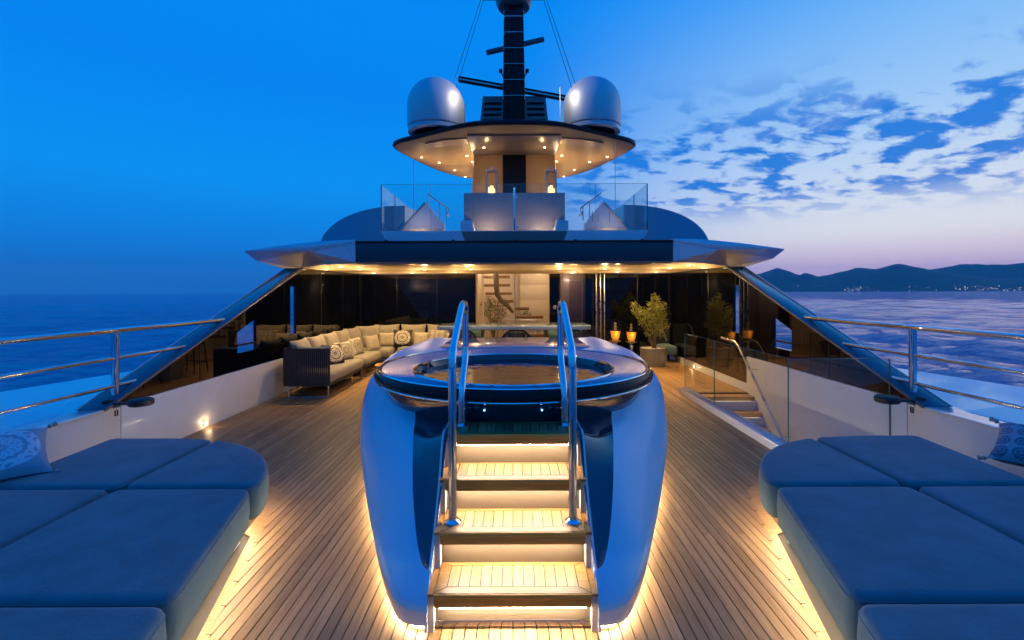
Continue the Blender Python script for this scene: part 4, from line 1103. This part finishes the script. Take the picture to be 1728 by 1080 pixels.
# radar scanners
ra = thing('radar_scanner', 'long black open array radar bar crossing behind the mast', 'radar', (0, 10.75, 6.2))
a, b = Vector((-1.26, 10.72, 6.66)), Vector((1.17, 10.92, 6.30))
def bar(a, b, hy, hz):
    d = (b - a).normalized(); u = Vector((0, 0, 1)); sd = d.cross(u).normalized(); u = sd.cross(d)
    p = [a - sd * hy - u * hz, b - sd * hy - u * hz, b + sd * hy - u * hz, a + sd * hy - u * hz, a - sd * hy + u * hz, b - sd * hy + u * hz, b + sd * hy + u * hz, a + sd * hy + u * hz]
    return MB().hexa([tuple(q) for q in p])
obj('array_bar', bar(a, b, .06, .055), DARKP, ra, bevel=.015)
off = Vector((0, -.066, -.02)); obj('face_strip', bar(a + off, b + off, .004, .016), STEEL, ra)
mb = MB().lathe(0, 10.8, [(.16, 6.33), (.16, 6.42)], 20); obj('turning_unit', mb, DARKP, ra)
rs = thing('small_radar', 'short dark scanner blade high behind the mast', 'radar', (0, 10.7, 7.3))
a, b = Vector((-.62, 10.66, 7.22)), Vector((.68, 10.74, 7.56))
obj('array_bar', bar(a, b, .05, .045), mat('radar_grey', (.06, .08, .12), .3, coat=.4), rs, bevel=.012)
mb = MB().lathe(0, 10.7, [(.10, 7.18), (.10, 7.34)], 16); obj('turning_unit', mb, DARKP, rs)
# antennas and stays
for x, y, zt, r, m_, l in ((-1.07, 10.3, 5.93, .006, DARKP, 'thin dark whip antenna beside the left radome'), (1.0, 10.3, 6.30, .012, WHITE, 'white whip antenna beside the right radome')):
    a_ = thing('whip_antenna', l, 'antenna', (x, y, 5.18))
    mb = MB().tube([(x, y, 5.18), (x, y, zt)], r, 8); obj('whip', mb, m_, a_, smooth=True)
    mb = MB().lathe(x, y, [(.03, 5.18), (.03, 5.24), (.015, 5.26)], 12); obj('mount', mb, DARKP, a_)
for s, side in ((-1, 'left'), (1, 'right')):
    for k, (xt, xb, w) in enumerate(((.64, 1.46, 'inner'), (.70, 1.58, 'outer'))):
        mb = MB().tube([(s * xt, 10.25, 8.19), (s * xb, 9.75, 5.17)], .0055, 6)
        obj('mast_stay', mb, DARKP, smooth=True, label=f'thin wire stay from the mast head, {w} one of the {side} pair', cat='wire', group='mast stays')
    mb = MB().tube([(s * 2.16, 10.15, 3.005), (s * 2.16, 10.15, 5.06)], .007, 6)
    obj('support_rod', mb, STEEL, smooth=True, label=f'thin steel rod between upper deck and hardtop, {side} side', cat='rod')
    f_ = thing('deck_fitting', f'small hooked black fitting on the hardtop near the {side} radome', 'fitting', (s * .82, 9.75, 5.18))
    mb = MB().tube(fillet([(s * .72, 9.75, 5.18), (s * .72, 9.75, 5.27), (s * .80, 9.75, 5.27), (s * .80, 9.75, 5.20)], .04, 4), .009, 8); obj('hook', mb, DARKP, f_, smooth=True)
    mb = MB().tube([(s * .86, 9.75, 5.18), (s * .86, 9.75, 5.33)], .010, 8); obj('pin', mb, DARKP, f_, smooth=True)
# lamps on short arms at the mast that wash the radomes
for s, side in ((-1, 'left'), (1, 'right')):
    l_ = thing('mast_floodlight', f'small dark floodlight on the mast facing the {side} radome', 'floodlight', (s * .25, 9.9, 6.3))
    mb = MB().tube([(s * .20, 10.05, 6.36), (s * .27, 9.72, 6.36)], .014, 8); obj('arm', mb, DARKP, l_, smooth=True)
    mb = MB().box(s * .27 - .035, s * .27 + .035, 9.65, 9.73, 6.33, 6.39); obj('head', mb, DARKP, l_, bevel=.008)
    o = lamp('beam', 'SPOT', (s * .32, 9.62, 6.36), 46, (1, .88, .74), .05, parent=l_, spot=95, blend=.8)
    o.data.shadow_soft_size = .03
    d = Vector((s * 1.67, 10.1, 5.85)) - Vector((s * .32, 9.62, 6.36)); o.rotation_euler = d.to_track_quat('-Z', 'Y').to_euler()
# ================================================================== STAIRWELL ON THE RIGHT
kb = thing('stairwell_kerb', 'white kerb round the open stairwell on the right of the deck', 'kerb', (3.0, 7, 0))
mb = MB().box(2.985, 3.16, 5.31, 8.64, -.09, .10); obj('long_kerb', mb, WHITE, kb, bevel=.012)
mb = MB().box(3.162, 4.246, 5.31, 5.42, -.09, .10); obj('end_kerb', mb, WHITE, kb, bevel=.012)
gs = thing('stairwell_glass', 'clear frameless glass guard round the stairwell', 'balustrade', (3.1, 7, .1))
ys = [5.36, 7.38, 8.66]
for a, b in zip(ys, ys[1:]):
    mb = MB().box(3.10, 3.112, a + .004, b - .004, .075, 1.075); obj('glass_pane', mb, GLASS, gs)
    mb = MB().box(3.0995, 3.1125, a + .004, b - .004, 1.0755, 1.080); obj('top_edge', mb, GEDGE, gs)
    mb = MB().box(3.099, 3.113, b - .0035, b + .002, .075, 1.075); obj('pane_edge', mb, GEDGE, gs)
mb = MB().box(3.10, 4.24, 5.352, 5.364, .075, 1.075); obj('glass_pane', mb, GLASS, gs)
mb = MB().box(3.10, 4.24, 5.3515, 5.3645, 1.0755, 1.080); obj('top_edge', mb, GEDGE, gs)
mb = MB().box(3.094, 3.100, 5.349, 5.366, .075, 1.075); obj('pane_edge', mb, GEDGE, gs)
mb = MB().box(4.2405, 4.246, 5.349, 5.366, .075, 1.075); obj('pane_edge', mb, GEDGE, gs)
ss = thing('stairwell_steps', 'teak steps leading down into the stairwell on the right', 'steps', (3.6, 7.5, -2.4))
for k in range(10):
    y1 = 8.70 - .27 * k; z = -.03 - .22 * k
    mb = MB().box(3.165, 4.246, y1 - .30, y1 - .01 if k else y1 - .08, z - .065, z); t_ = obj('tread', mb, TEAKX, ss, bevel=.005)
    if k: mb = MB().box(3.165, 4.246, y1 - .31 + .27 - .06, y1 - .31 + .27 - .045, z + .001, z + .155); obj('riser', mb, WHITE, ss) if k else None
    if k: mb = MB().box(3.25, 4.16, y1 - .08, y1 - .068, z + .148, z + .154); obj('led_strip', mb, LEDT, ss)
mb = MB().box(3.05, 3.06, 5.32, 8.7, -2.5, -.1); obj('string_wall', mb, WHITE, ss)
mb = MB().box(3.06, 4.249, 5.32, 5.33, -2.5, -.1); obj('end_wall', mb, WHITE, ss)
mb = MB().box(3.05, 4.249, 5.32, 8.7, -2.55, -2.5); obj('lower_landing', mb, TEAKX, ss)
hr = thing('stairwell_handrail', 'slanting steel handrail going down inside the stairwell', 'handrail', (4.1, 8, 0))
mb = MB().tube(fillet([(4.06, 9.3, .93), (4.06, 8.68, .91), (4.06, 7.1, -.47), (4.06, 6.2, -1.2)], .15, 6), .022, 12); obj('bar', mb, STEEL, hr, smooth=True)
for y, z in ((8.3, .56), (7.3, -.31)):
    mb = MB().tube([(4.06, y, z - .02), (4.10, y, z - .09), (4.247, y, z - .09)], .011, 8); obj('bracket', mb, STEEL, hr, smooth=True)
lamp('stairwell_glow', 'POINT', (3.7, 6.4, -1.6), 14, (1, .72, .42), .1, parent=ss)

# ================================================================== SOFA
def sofa(label, x0, x1, y0, y1, open_sides, legs, grp='sofa sections'):
    """open_sides: which sides carry a roped back ('x0','x1','y0','y1')"""
    t_ = thing('sofa_section', label, 'sofa', ((x0 + x1) / 2, (y0 + y1) / 2, 0), grp)
    mb = MB().box(x0 + .03, x1 - .03, y0 + .03, y1 - .03, .20, .25); obj('seat_frame', mb, ROPE, t_, bevel=.008)
    mm, Q, nn = cushion([(x0 + .07, y0 + .07), (x1 - .02, y0 + .07), (x1 - .02, y1 - .04), (x0 + .07, y1 - .04)], .251, .43, .045, .02); obj('seat_cushion', mm, BEIGE, t_, smooth=True, angle=75)
    for sd in open_sides:
        if sd[0] == 'x':
            X = x0 + .02 if sd == 'x0' else x1 - .02
            A, B = (X, y0 + .02), (X, y1 - .02)
        else:
            Y = y0 + .02 if sd == 'y0' else y1 - .02
            A, B = (x0 + .02, Y), (x1 - .02, Y)
        A = Vector((*A, 0)); B = Vector((*B, 0)); zt = .86
        mb = MB().tube([A + Vector((0, 0, .21)), A + Vector((0, 0, zt)), B + Vector((0, 0, zt)), B + Vector((0, 0, .21))], .013, 8).tube([A + Vector((0, 0, .215)), B + Vector((0, 0, .215))], .012, 8)
        bf = obj('back_frame', mb, ROPE, t_, smooth=True)
        L = (B - A).length; n = int(L / .034); st_ = MB()
        for i in range(n):
            p = A.lerp(B, (i + .5) / n)
            st_.tube([p + Vector((0, 0, .21)), p + Vector((0, 0, zt))], .0163, 6)
        o = obj('rope_strands', st_, ROPE, bf, smooth=True); o['kind'] = 'stuff'
    for (xa, ya, xb, yb) in legs:
        mb = MB().tube(fillet([(xa, ya, .2), (xa, ya, .012), (xb, yb, .012), (xb, yb, .2)], .02, 3), .0115, 8); obj('sled_leg', mb, STEEL, t_, smooth=True)
    return t_
sofa('nearest sofa section with a black roped arm end facing the hot tub deck', -4.06, -3.22, 8.27, 10.2, ['y0', 'x0'], [(-3.97, 8.31, -3.27, 8.31), (-3.27, 9.5, -3.27, 10.1)])
sofa('middle sofa section along the left black glass screen', -4.06, -3.22, 10.22, 11.55, ['x0'], [(-3.27, 10.3, -3.27, 11.4)])
sofa('corner sofa section where both runs of seating meet', -4.06, -3.1, 11.57, 12.82, ['x0', 'y1'], [(-3.2, 11.65, -3.9, 11.65)])
sofa('rear sofa section along the black glass wall, nearest the corner', -3.08, -2.1, 11.95, 12.82, ['y1'], [(-3.0, 12.0, -2.2, 12.0)])
sofa('rear sofa section along the black glass wall, nearest the doorway', -2.08, -1.25, 11.95, 12.82, ['y1', 'x1'], [(-2.0, 12.0, -1.35, 12.0)])
g1 = 'large beige sofa back cushions'; g2 = 'small sofa pillows'
BK = [((-3.86, 8.75, .43), 92), ((-3.86, 9.45, .43), 91), ((-3.86, 10.15, .43), 90), ((-3.86, 10.85, .43), 90), ((-3.86, 11.5, .43), 80), ((-3.72, 12.2, .43), 48), ((-3.42, 12.56, .43), 4), ((-2.72, 12.58, .43), 0), ((-2.02, 12.58, .43), 0), ((-1.52, 12.56, .43), -4)]
BL = ['first back cushion from the roped arm end, lit greyish beige', 'second back cushion from the roped arm end', 'third back cushion from the roped arm end, leaning back', 'fourth back cushion from the roped arm end', 'fifth back cushion along the side run, next to the corner',
      'back cushion turned across the sofa corner', 'back cushion of the rear run touching the corner one', 'back cushion behind the dark medallion pillow', 'back cushion behind the pale patterned pillow on the rear run', 'last back cushion of the rear run, partly behind the table']
for (p, rz), l in zip(BK, BL):
    pillow('back_cushion', p, .68, .58, .22, BEIGE, rz - (180 if rz > 40 else 0) + (180 if rz > 40 else 0), -14, 'beige ' + l, g1)
SM = [((-3.66, 9.0, .435), .42, WHITEF, 95, 'plain ivory pillow beside the roped arm end'), ((-3.50, 9.25, .435), .46, P_DARK, 60, 'black pillow with pale medallion near the roped arm end'), ((-3.50, 9.85, .435), .44, P_LIGHT, 66, 'pale patterned pillow next to the black medallion one on the side run'),
      ((-3.52, 10.7, .435), .44, P_LIGHT, 78, 'pale patterned pillow in the middle of the side run'), ((-3.42, 11.5, .435), .42, WHITEF, 60, 'plain ivory pillow in the sofa corner'), ((-3.32, 12.22, .435), .42, WHITEF, 10, 'plain ivory pillow left of the dark medallion pillow on the rear run'),
      ((-2.92, 12.26, .435), .50, P_DARK, 4, 'black pillow with pale medallion at the centre of the rear run'), ((-2.44, 12.28, .435), .42, WHITEF, 0, 'plain ivory pillow right of the dark medallion pillow on the rear run'), ((-2.03, 12.25, .435), .50, P_TILE, -3, 'pale rosette patterned pillow on the rear run'),
      ((-1.62, 12.28, .435), .40, WHITEF, 0, 'plain ivory pillow near the end of the rear run'), ((-1.40, 12.24, .435), .46, P_DARK, -6, 'black patterned pillow at the doorway end of the sofa')]
for p, w, m_, rz, l in SM:
    pillow('scatter_pillow', p, w, w * .92, .15, m_, rz, -20, l, g2)
pillow('scatter_pillow', (-3.58, 8.36, .50), .66, .40, .15, PADF, 0, -6, 'blue grey pillow propped against the roped arm of the sofa', g2)
# coffee tables
for x, y, h, r, l in ((-2.55, 11.0, .40, .34, 'round wooden topped coffee table, the taller one by the sofa'), (-2.75, 10.35, .28, .30, 'low round coffee table nearest the hot tub')):
    c_ = thing('coffee_table', l, 'table', (x, y, 0))
    mb = MB().lathe(x, y, [(r - .012, h - .035), (r, h - .028), (r, h - .006), (r - .008, h)], 40); obj('table_top', mb, TEAKX, c_, smooth=True)
    mb = MB().lathe(x, y, [(r * .72, .02), (r * .78, h - .036)], 32); obj('drum', mb, ROPE, c_, smooth=True)
    mb = MB().lathe(x, y, [(r * .8, .0), (r * .8, .019)], 32); obj('foot', mb, STEEL, c_)

# ================================================================== BAR TABLE AND CHAIRS
tb = thing('bar_table', 'long dark blue bar table with tapered ends behind the hot tub', 'table', (0, 10, 0))
mb = MB().prism([(-1.52, 9.72), (1.46, 9.72), (1.58, 9.85), (1.58, 10.55), (1.46, 10.68), (-1.52, 10.68), (-1.62, 10.55), (-1.62, 9.85)], 1.06, 1.14); obj('table_top', mb, TABLE, tb, bevel=.012)
for s in (-1, 1):
    mb = MB().hexa([(s * 1.0 - .2, 10.0, 0.001), (s * 1.0 + .2, 10.0, .001), (s * 1.0 + .2, 10.4, .001), (s * 1.0 - .2, 10.4, .001), (s * 1.3 - .1, 9.95, 1.06), (s * 1.3 + .1, 9.95, 1.06), (s * 1.3 + .1, 10.45, 1.06), (s * 1.3 - .1, 10.45, 1.06)]); obj('pedestal', mb, TABLE, tb, bevel=.01)
def chair():
    t_ = thing('bar_chair', 'x', 'chair', (0, 0, 0), 'bar chairs round the table')
    mm, Q, nn = cushion([(-.24, -.22), (.24, -.22), (.24, .22), (-.24, .22)], .66, .74, .03, .012); obj('seat', mm, PADF, t_, smooth=True, angle=75)
    # curved roped back : tub shape
    back = MB(); n = 30
    for i in range(n):
        a = R(200 + 140 * i / (n - 1)); x, y = .30 * math.cos(a), .27 * math.sin(a)
        k = 1 - abs(i - (n - 1) / 2) / ((n - 1) / 2)
        back.tube([(x * .92, y * .92, .66), (x, y, .90), (x * 1.03, y * 1.05, .93 + .17 * min(1, k * 1.6))], .0095, 6)
    o = obj('rope_back', back, ROPE, t_, smooth=True)
    hp_ = [(.31 * math.cos(R(200 + 140 * i / 24)), .285 * math.sin(R(200 + 140 * i / 24)), .93 + .17 * min(1, (1 - abs(i - 12) / 12) * 1.6)) for i in range(25)]
    mb = MB().tube(hp_, .014, 8); obj('top_rail', mb, DARKP, t_, smooth=True)
    mm, Q, nn = cushion([(-.2, -.235), (.2, -.235), (.2, -.16), (-.2, -.16)], .75, 1.05, .025, .0); obj('back_pad', mm, PADF, t_, smooth=True, angle=75)
    for a in (-1, 1):
        for b_ in (-1, 1):
            mb = MB().tube([(a * .2, b_ * .18, .66), (a * .25, b_ * .23, 0.0)], .013, 8); obj('leg', mb, DARKP, t_, smooth=True)
    mb = MB().tube([(-.232, -.212, .24), (.232, -.212, .24), (.232, .212, .24), (-.232, .212, .24)], .009, 8, True); obj('foot_rail', mb, DARKP, t_, smooth=True)
    return t_
ch = chair()
spots = [(-1.02, 9.45, 0, 'black roped bar chair on the left of the near side of the table'), (.02, 9.45, 4, 'blue padded bar chair at the middle of the near side of the table'), (1.12, 9.45, -6, 'bar chair on the right of the near side of the table'),
         (-1.0, 10.95, 180, 'bar chair on the far side of the table, left of the olive tree'), (.95, 10.95, 176, 'bar chair on the far side of the table, by the doorway edge')]
for i, (x, y, a, l) in enumerate(spots):
    c_ = ch if i == 0 else dup(ch, (x, y, 0))
    c_.location = (x, y, 0); c_.rotation_euler = (0, 0, R(a)); c_['label'] = l

# ================================================================== PLANTS
def leaf_cloud(rng, blobs, n, size, shape=(1, 1, 1)):
    m_ = MB()
    tot = sum(b[3] ** 2 for b in blobs)
    for (cx_, cy_, cz_, r) in blobs:
        k = int(n * r * r / tot)
        for _ in range(k):
            d = Vector((rng.gauss(0, 1), rng.gauss(0, 1), rng.gauss(0, 1))).normalized() * r * rng.random() ** .45
            c = Vector((cx_ + d.x * shape[0], cy_ + d.y * shape[1], cz_ + d.z * shape[2]))
            a = Vector((rng.gauss(0, 1), rng.gauss(0, 1), rng.gauss(0, .7) - .2)).normalized(); b = a.cross(Vector((rng.gauss(0, 1), rng.gauss(0, 1), rng.gauss(0, 1)))).normalized()
            nrm = a.cross(b); L = size * rng.uniform(.7, 1.35); Wd = L * .42
            m_.add([c, c + a * L * .5 + b * Wd * .5 + nrm * L * .05, c + a * L - nrm * L * .12, c + a * L * .5 - b * Wd * .5 + nrm * L * .05], [(0, 1, 2), (0, 2, 3)])
    return m_
def branches(rng, base, tips, r0, parent, m_):
    mb = MB()
    for t in tips:
        b = Vector(base) + Vector((rng.uniform(-.05, .05), rng.uniform(-.05, .05), 0)); t = Vector(t)
        mid = b.lerp(t, .5) + Vector((rng.uniform(-.07, .07), rng.uniform(-.07, .07), .03))
        pts = [b, b.lerp(mid, .5) + Vector((rng.uniform(-.02, .02), 0, 0)), mid, mid.lerp(t, .5), t]
        mb.tube(pts, [r0, r0 * .8, r0 * .6, r0 * .42, r0 * .25], 7)
    return obj('branches', mb, m_, parent, smooth=True)
rg = random.Random(3)
PX, PY = 3.43, 11.75
pl = thing('potted_plant', 'bushy green plant in a round grey pot by the right glass wall', 'plant', (PX, PY, 0))
mb = MB().lathe(PX, PY, [(.26, .0), (.285, .01), (.315, .12), (.325, .30), (.325, .44), (.315, .45), (.30, .445), (.295, .40)], 48, True, False); obj('pot', mb, POTM, pl, smooth=True)
mb = MB().lathe(PX, PY, [(.294, .395), (.294, .41)], 32); obj('soil', mb, CAULK, pl)
peb = MB()
for _ in range(140):
    a, r = rg.uniform(0, 6.3), .28 * rg.random() ** .5; peb.ball((PX + r * math.cos(a), PY + r * math.sin(a), .415 + rg.uniform(0, .015)), rg.uniform(.014, .026), 6, 4, .7)
obj('pebbles', peb, STONEM, pl, smooth=True)['kind'] = 'stuff'
blobs = [(PX - .02, PY, 1.12, .27), (PX + .14, PY - .05, 1.30, .22), (PX + .02, PY, 1.48, .19), (PX + .05, PY, 1.66, .11), (PX - .25, PY + .05, 1.28, .20), (PX - .40, PY, 1.38, .14), (PX - .46, PY, 1.52, .09), (PX + .18, PY, 1.02, .2), (PX + .10, PY, .86, .17), (PX - .13, PY, .80, .09), (PX - .3, PY, 1.1, .1), (PX + .2, PY, 1.5, .12), (PX, PY, 1.78, .05)]
branches(rg, (PX, PY, .41), [(b[0], b[1], b[2]) for b in blobs], .014, pl, BARK)
o = obj('foliage', leaf_cloud(rg, blobs, 1900, .062), LEAF, pl, normals=False); o['kind'] = 'stuff'
# olive tree inside the saloon
OX, OY = -.62, 13.75
ol = thing('indoor_olive_tree', 'slim indoor olive tree in front of the floating stair', 'tree', (OX, OY, 0))
blobs = [(OX + .05, OY, 1.38, .30), (OX - .12, OY, 1.55, .2), (OX + .2, OY, 1.2, .2), (OX - .2, OY, 1.25, .18), (OX + .25, OY, 1.52, .14), (OX + .02, OY, 1.0, .16), (OX - .02, OY, .78, .13), (OX + .4, OY, 1.45, .08), (OX - .33, OY, 1.5, .07)]
branches(rg, (OX, OY, .35), [(b[0], b[1], b[2]) for b in blobs], .014, ol, BARK)
mb = MB().lathe(OX, OY, [(.16, .0), (.2, .05), (.22, .36), (.19, .37)], 32); obj('pot', mb, POTM, ol, smooth=True)
o = obj('foliage', leaf_cloud(rg, blobs, 1300, .05), LEAFO, ol, normals=False); o['kind'] = 'stuff'
tk = thing('driftwood_trunk', 'dark gnarled trunk hanging above the indoor olive tree', 'trunk', (-.55, 14.2, 1.5))
mb = MB().tube([(-.57, 14.2, 2.61), (-.57, 14.2, 2.3), (-.56, 14.2, 2.0), (-.53, 14.2, 1.75), (-.42, 14.2, 1.6), (-.22, 14.2, 1.42), (-.06, 14.15, 1.22)], [.085, .083, .08, .078, .07, .06, .04], 12); obj('stem', mb, BARK, tk, smooth=True)
sp_ = thing('shelf_plant', 'small succulent plant on the shelf beside the stair pole', 'plant', (.35, 15.3, .97))
mb = MB().lathe(.35, 15.3, [(.06, .971), (.09, 1.0), (.09, 1.06)], 20); obj('bowl', mb, WHITE, sp_, smooth=True)
o = obj('foliage', leaf_cloud(rg, [(.35, 15.3, 1.12, .12), (.22, 15.3, 1.08, .08), (.48, 15.3, 1.08, .08)], 160, .06), LEAFO, sp_, normals=False); o['kind'] = 'stuff'

# hurricane lanterns by the plant
def hurricane(x, y, h, label):
    t_ = thing('hurricane_lantern', label, 'lantern', (x, y, 0), 'hurricane lanterns by the plant')
    k = h / 1.05
    mb = MB().lathe(x, y, [(.17, 0), (.17, .02), (.08, .04), (.05, .10), (.075, .16), (.045, .22), (.06, .30), (.035, .36), (.055, .44), (.04, .50), (.06, .54 * k), (.15, .58 * k), (.16, .60 * k), (.05, .615 * k)], 28); obj('stand', mb, CHROME, t_, smooth=True)
    z = .618 * k
    mb = MB().lathe(x, y, [(.075, z), (.10, z + .05), (.125, z + .21), (.128, z + .215)], 28, True, False); obj('amber_glass', mb, AMBER, t_, smooth=True)
    mb = MB().lathe(x, y, [(.135, z + .216), (.135, z + .228), (.06, z + .25), (.035, z + .29), (.05, z + .32), (.02, z + .36), (.04, z + .385), (.035, z + .41), (.01, z + .43)], 24); obj('lid', mb, CHROME, t_, smooth=True)
    lamp('candle_glow', 'POINT', (x, y - .2, z + .12), .9, (1, .6, .2), .03, parent=t_)
hurricane(2.56, 12.1, 1.06, 'taller chrome hurricane lantern with amber glow, left of the pair')
hurricane(2.98, 12.15, 1.0, 'shorter chrome hurricane lantern with amber glow, beside the plant')
# slim arc of the dark armchair seen behind the plant
ac = thing('dark_armchair', 'dark armchair with a pale curved edge in the shade behind the plant', 'chair', (4.0, 12.4, 0))
mm, Q, nn = cushion([(3.82, 12.2), (4.2, 12.2), (4.2, 12.9), (3.82, 12.9)], .2, .42, .04, .02); obj('seat', mm, PADF, ac, smooth=True, angle=75)
mb = MB().tube([(3.80, 12.95, .95), (3.84, 12.6, .90), (3.88, 12.3, .72), (3.88, 12.12, .55)], .03, 10).box(3.80, 4.2, 12.92, 12.98, .2, .95); obj('frame', mb, ROPE, ac, smooth=True)
mb = MB().box(3.84, 3.88, 12.2, 12.24, 0, .2).box(4.14, 4.18, 12.2, 12.24, 0, .2).box(3.84, 3.88, 12.86, 12.9, 0, .2).box(4.14, 4.18, 12.86, 12.9, 0, .2); obj('legs', mb, DARKP, ac)

# ================================================================== AIR
hz = bpy.data.materials.new('sea_haze'); hz.use_nodes = True
t = hz.node_tree; t.nodes.clear()
vo = t.nodes.new('ShaderNodeVolumePrincipled'); vo.inputs['Color'].default_value = (.55, .92, 1, 1); vo.inputs['Density'].default_value = 1.0e-4
oo = t.nodes.new('ShaderNodeOutputMaterial'); t.links.new(vo.outputs[0], oo.inputs['Volume'])
mb = MB().box(-8000, 8000, -8000, 8000, SEAZ - 6, 400)
o = obj('haze', mb, hz, kind='stuff')
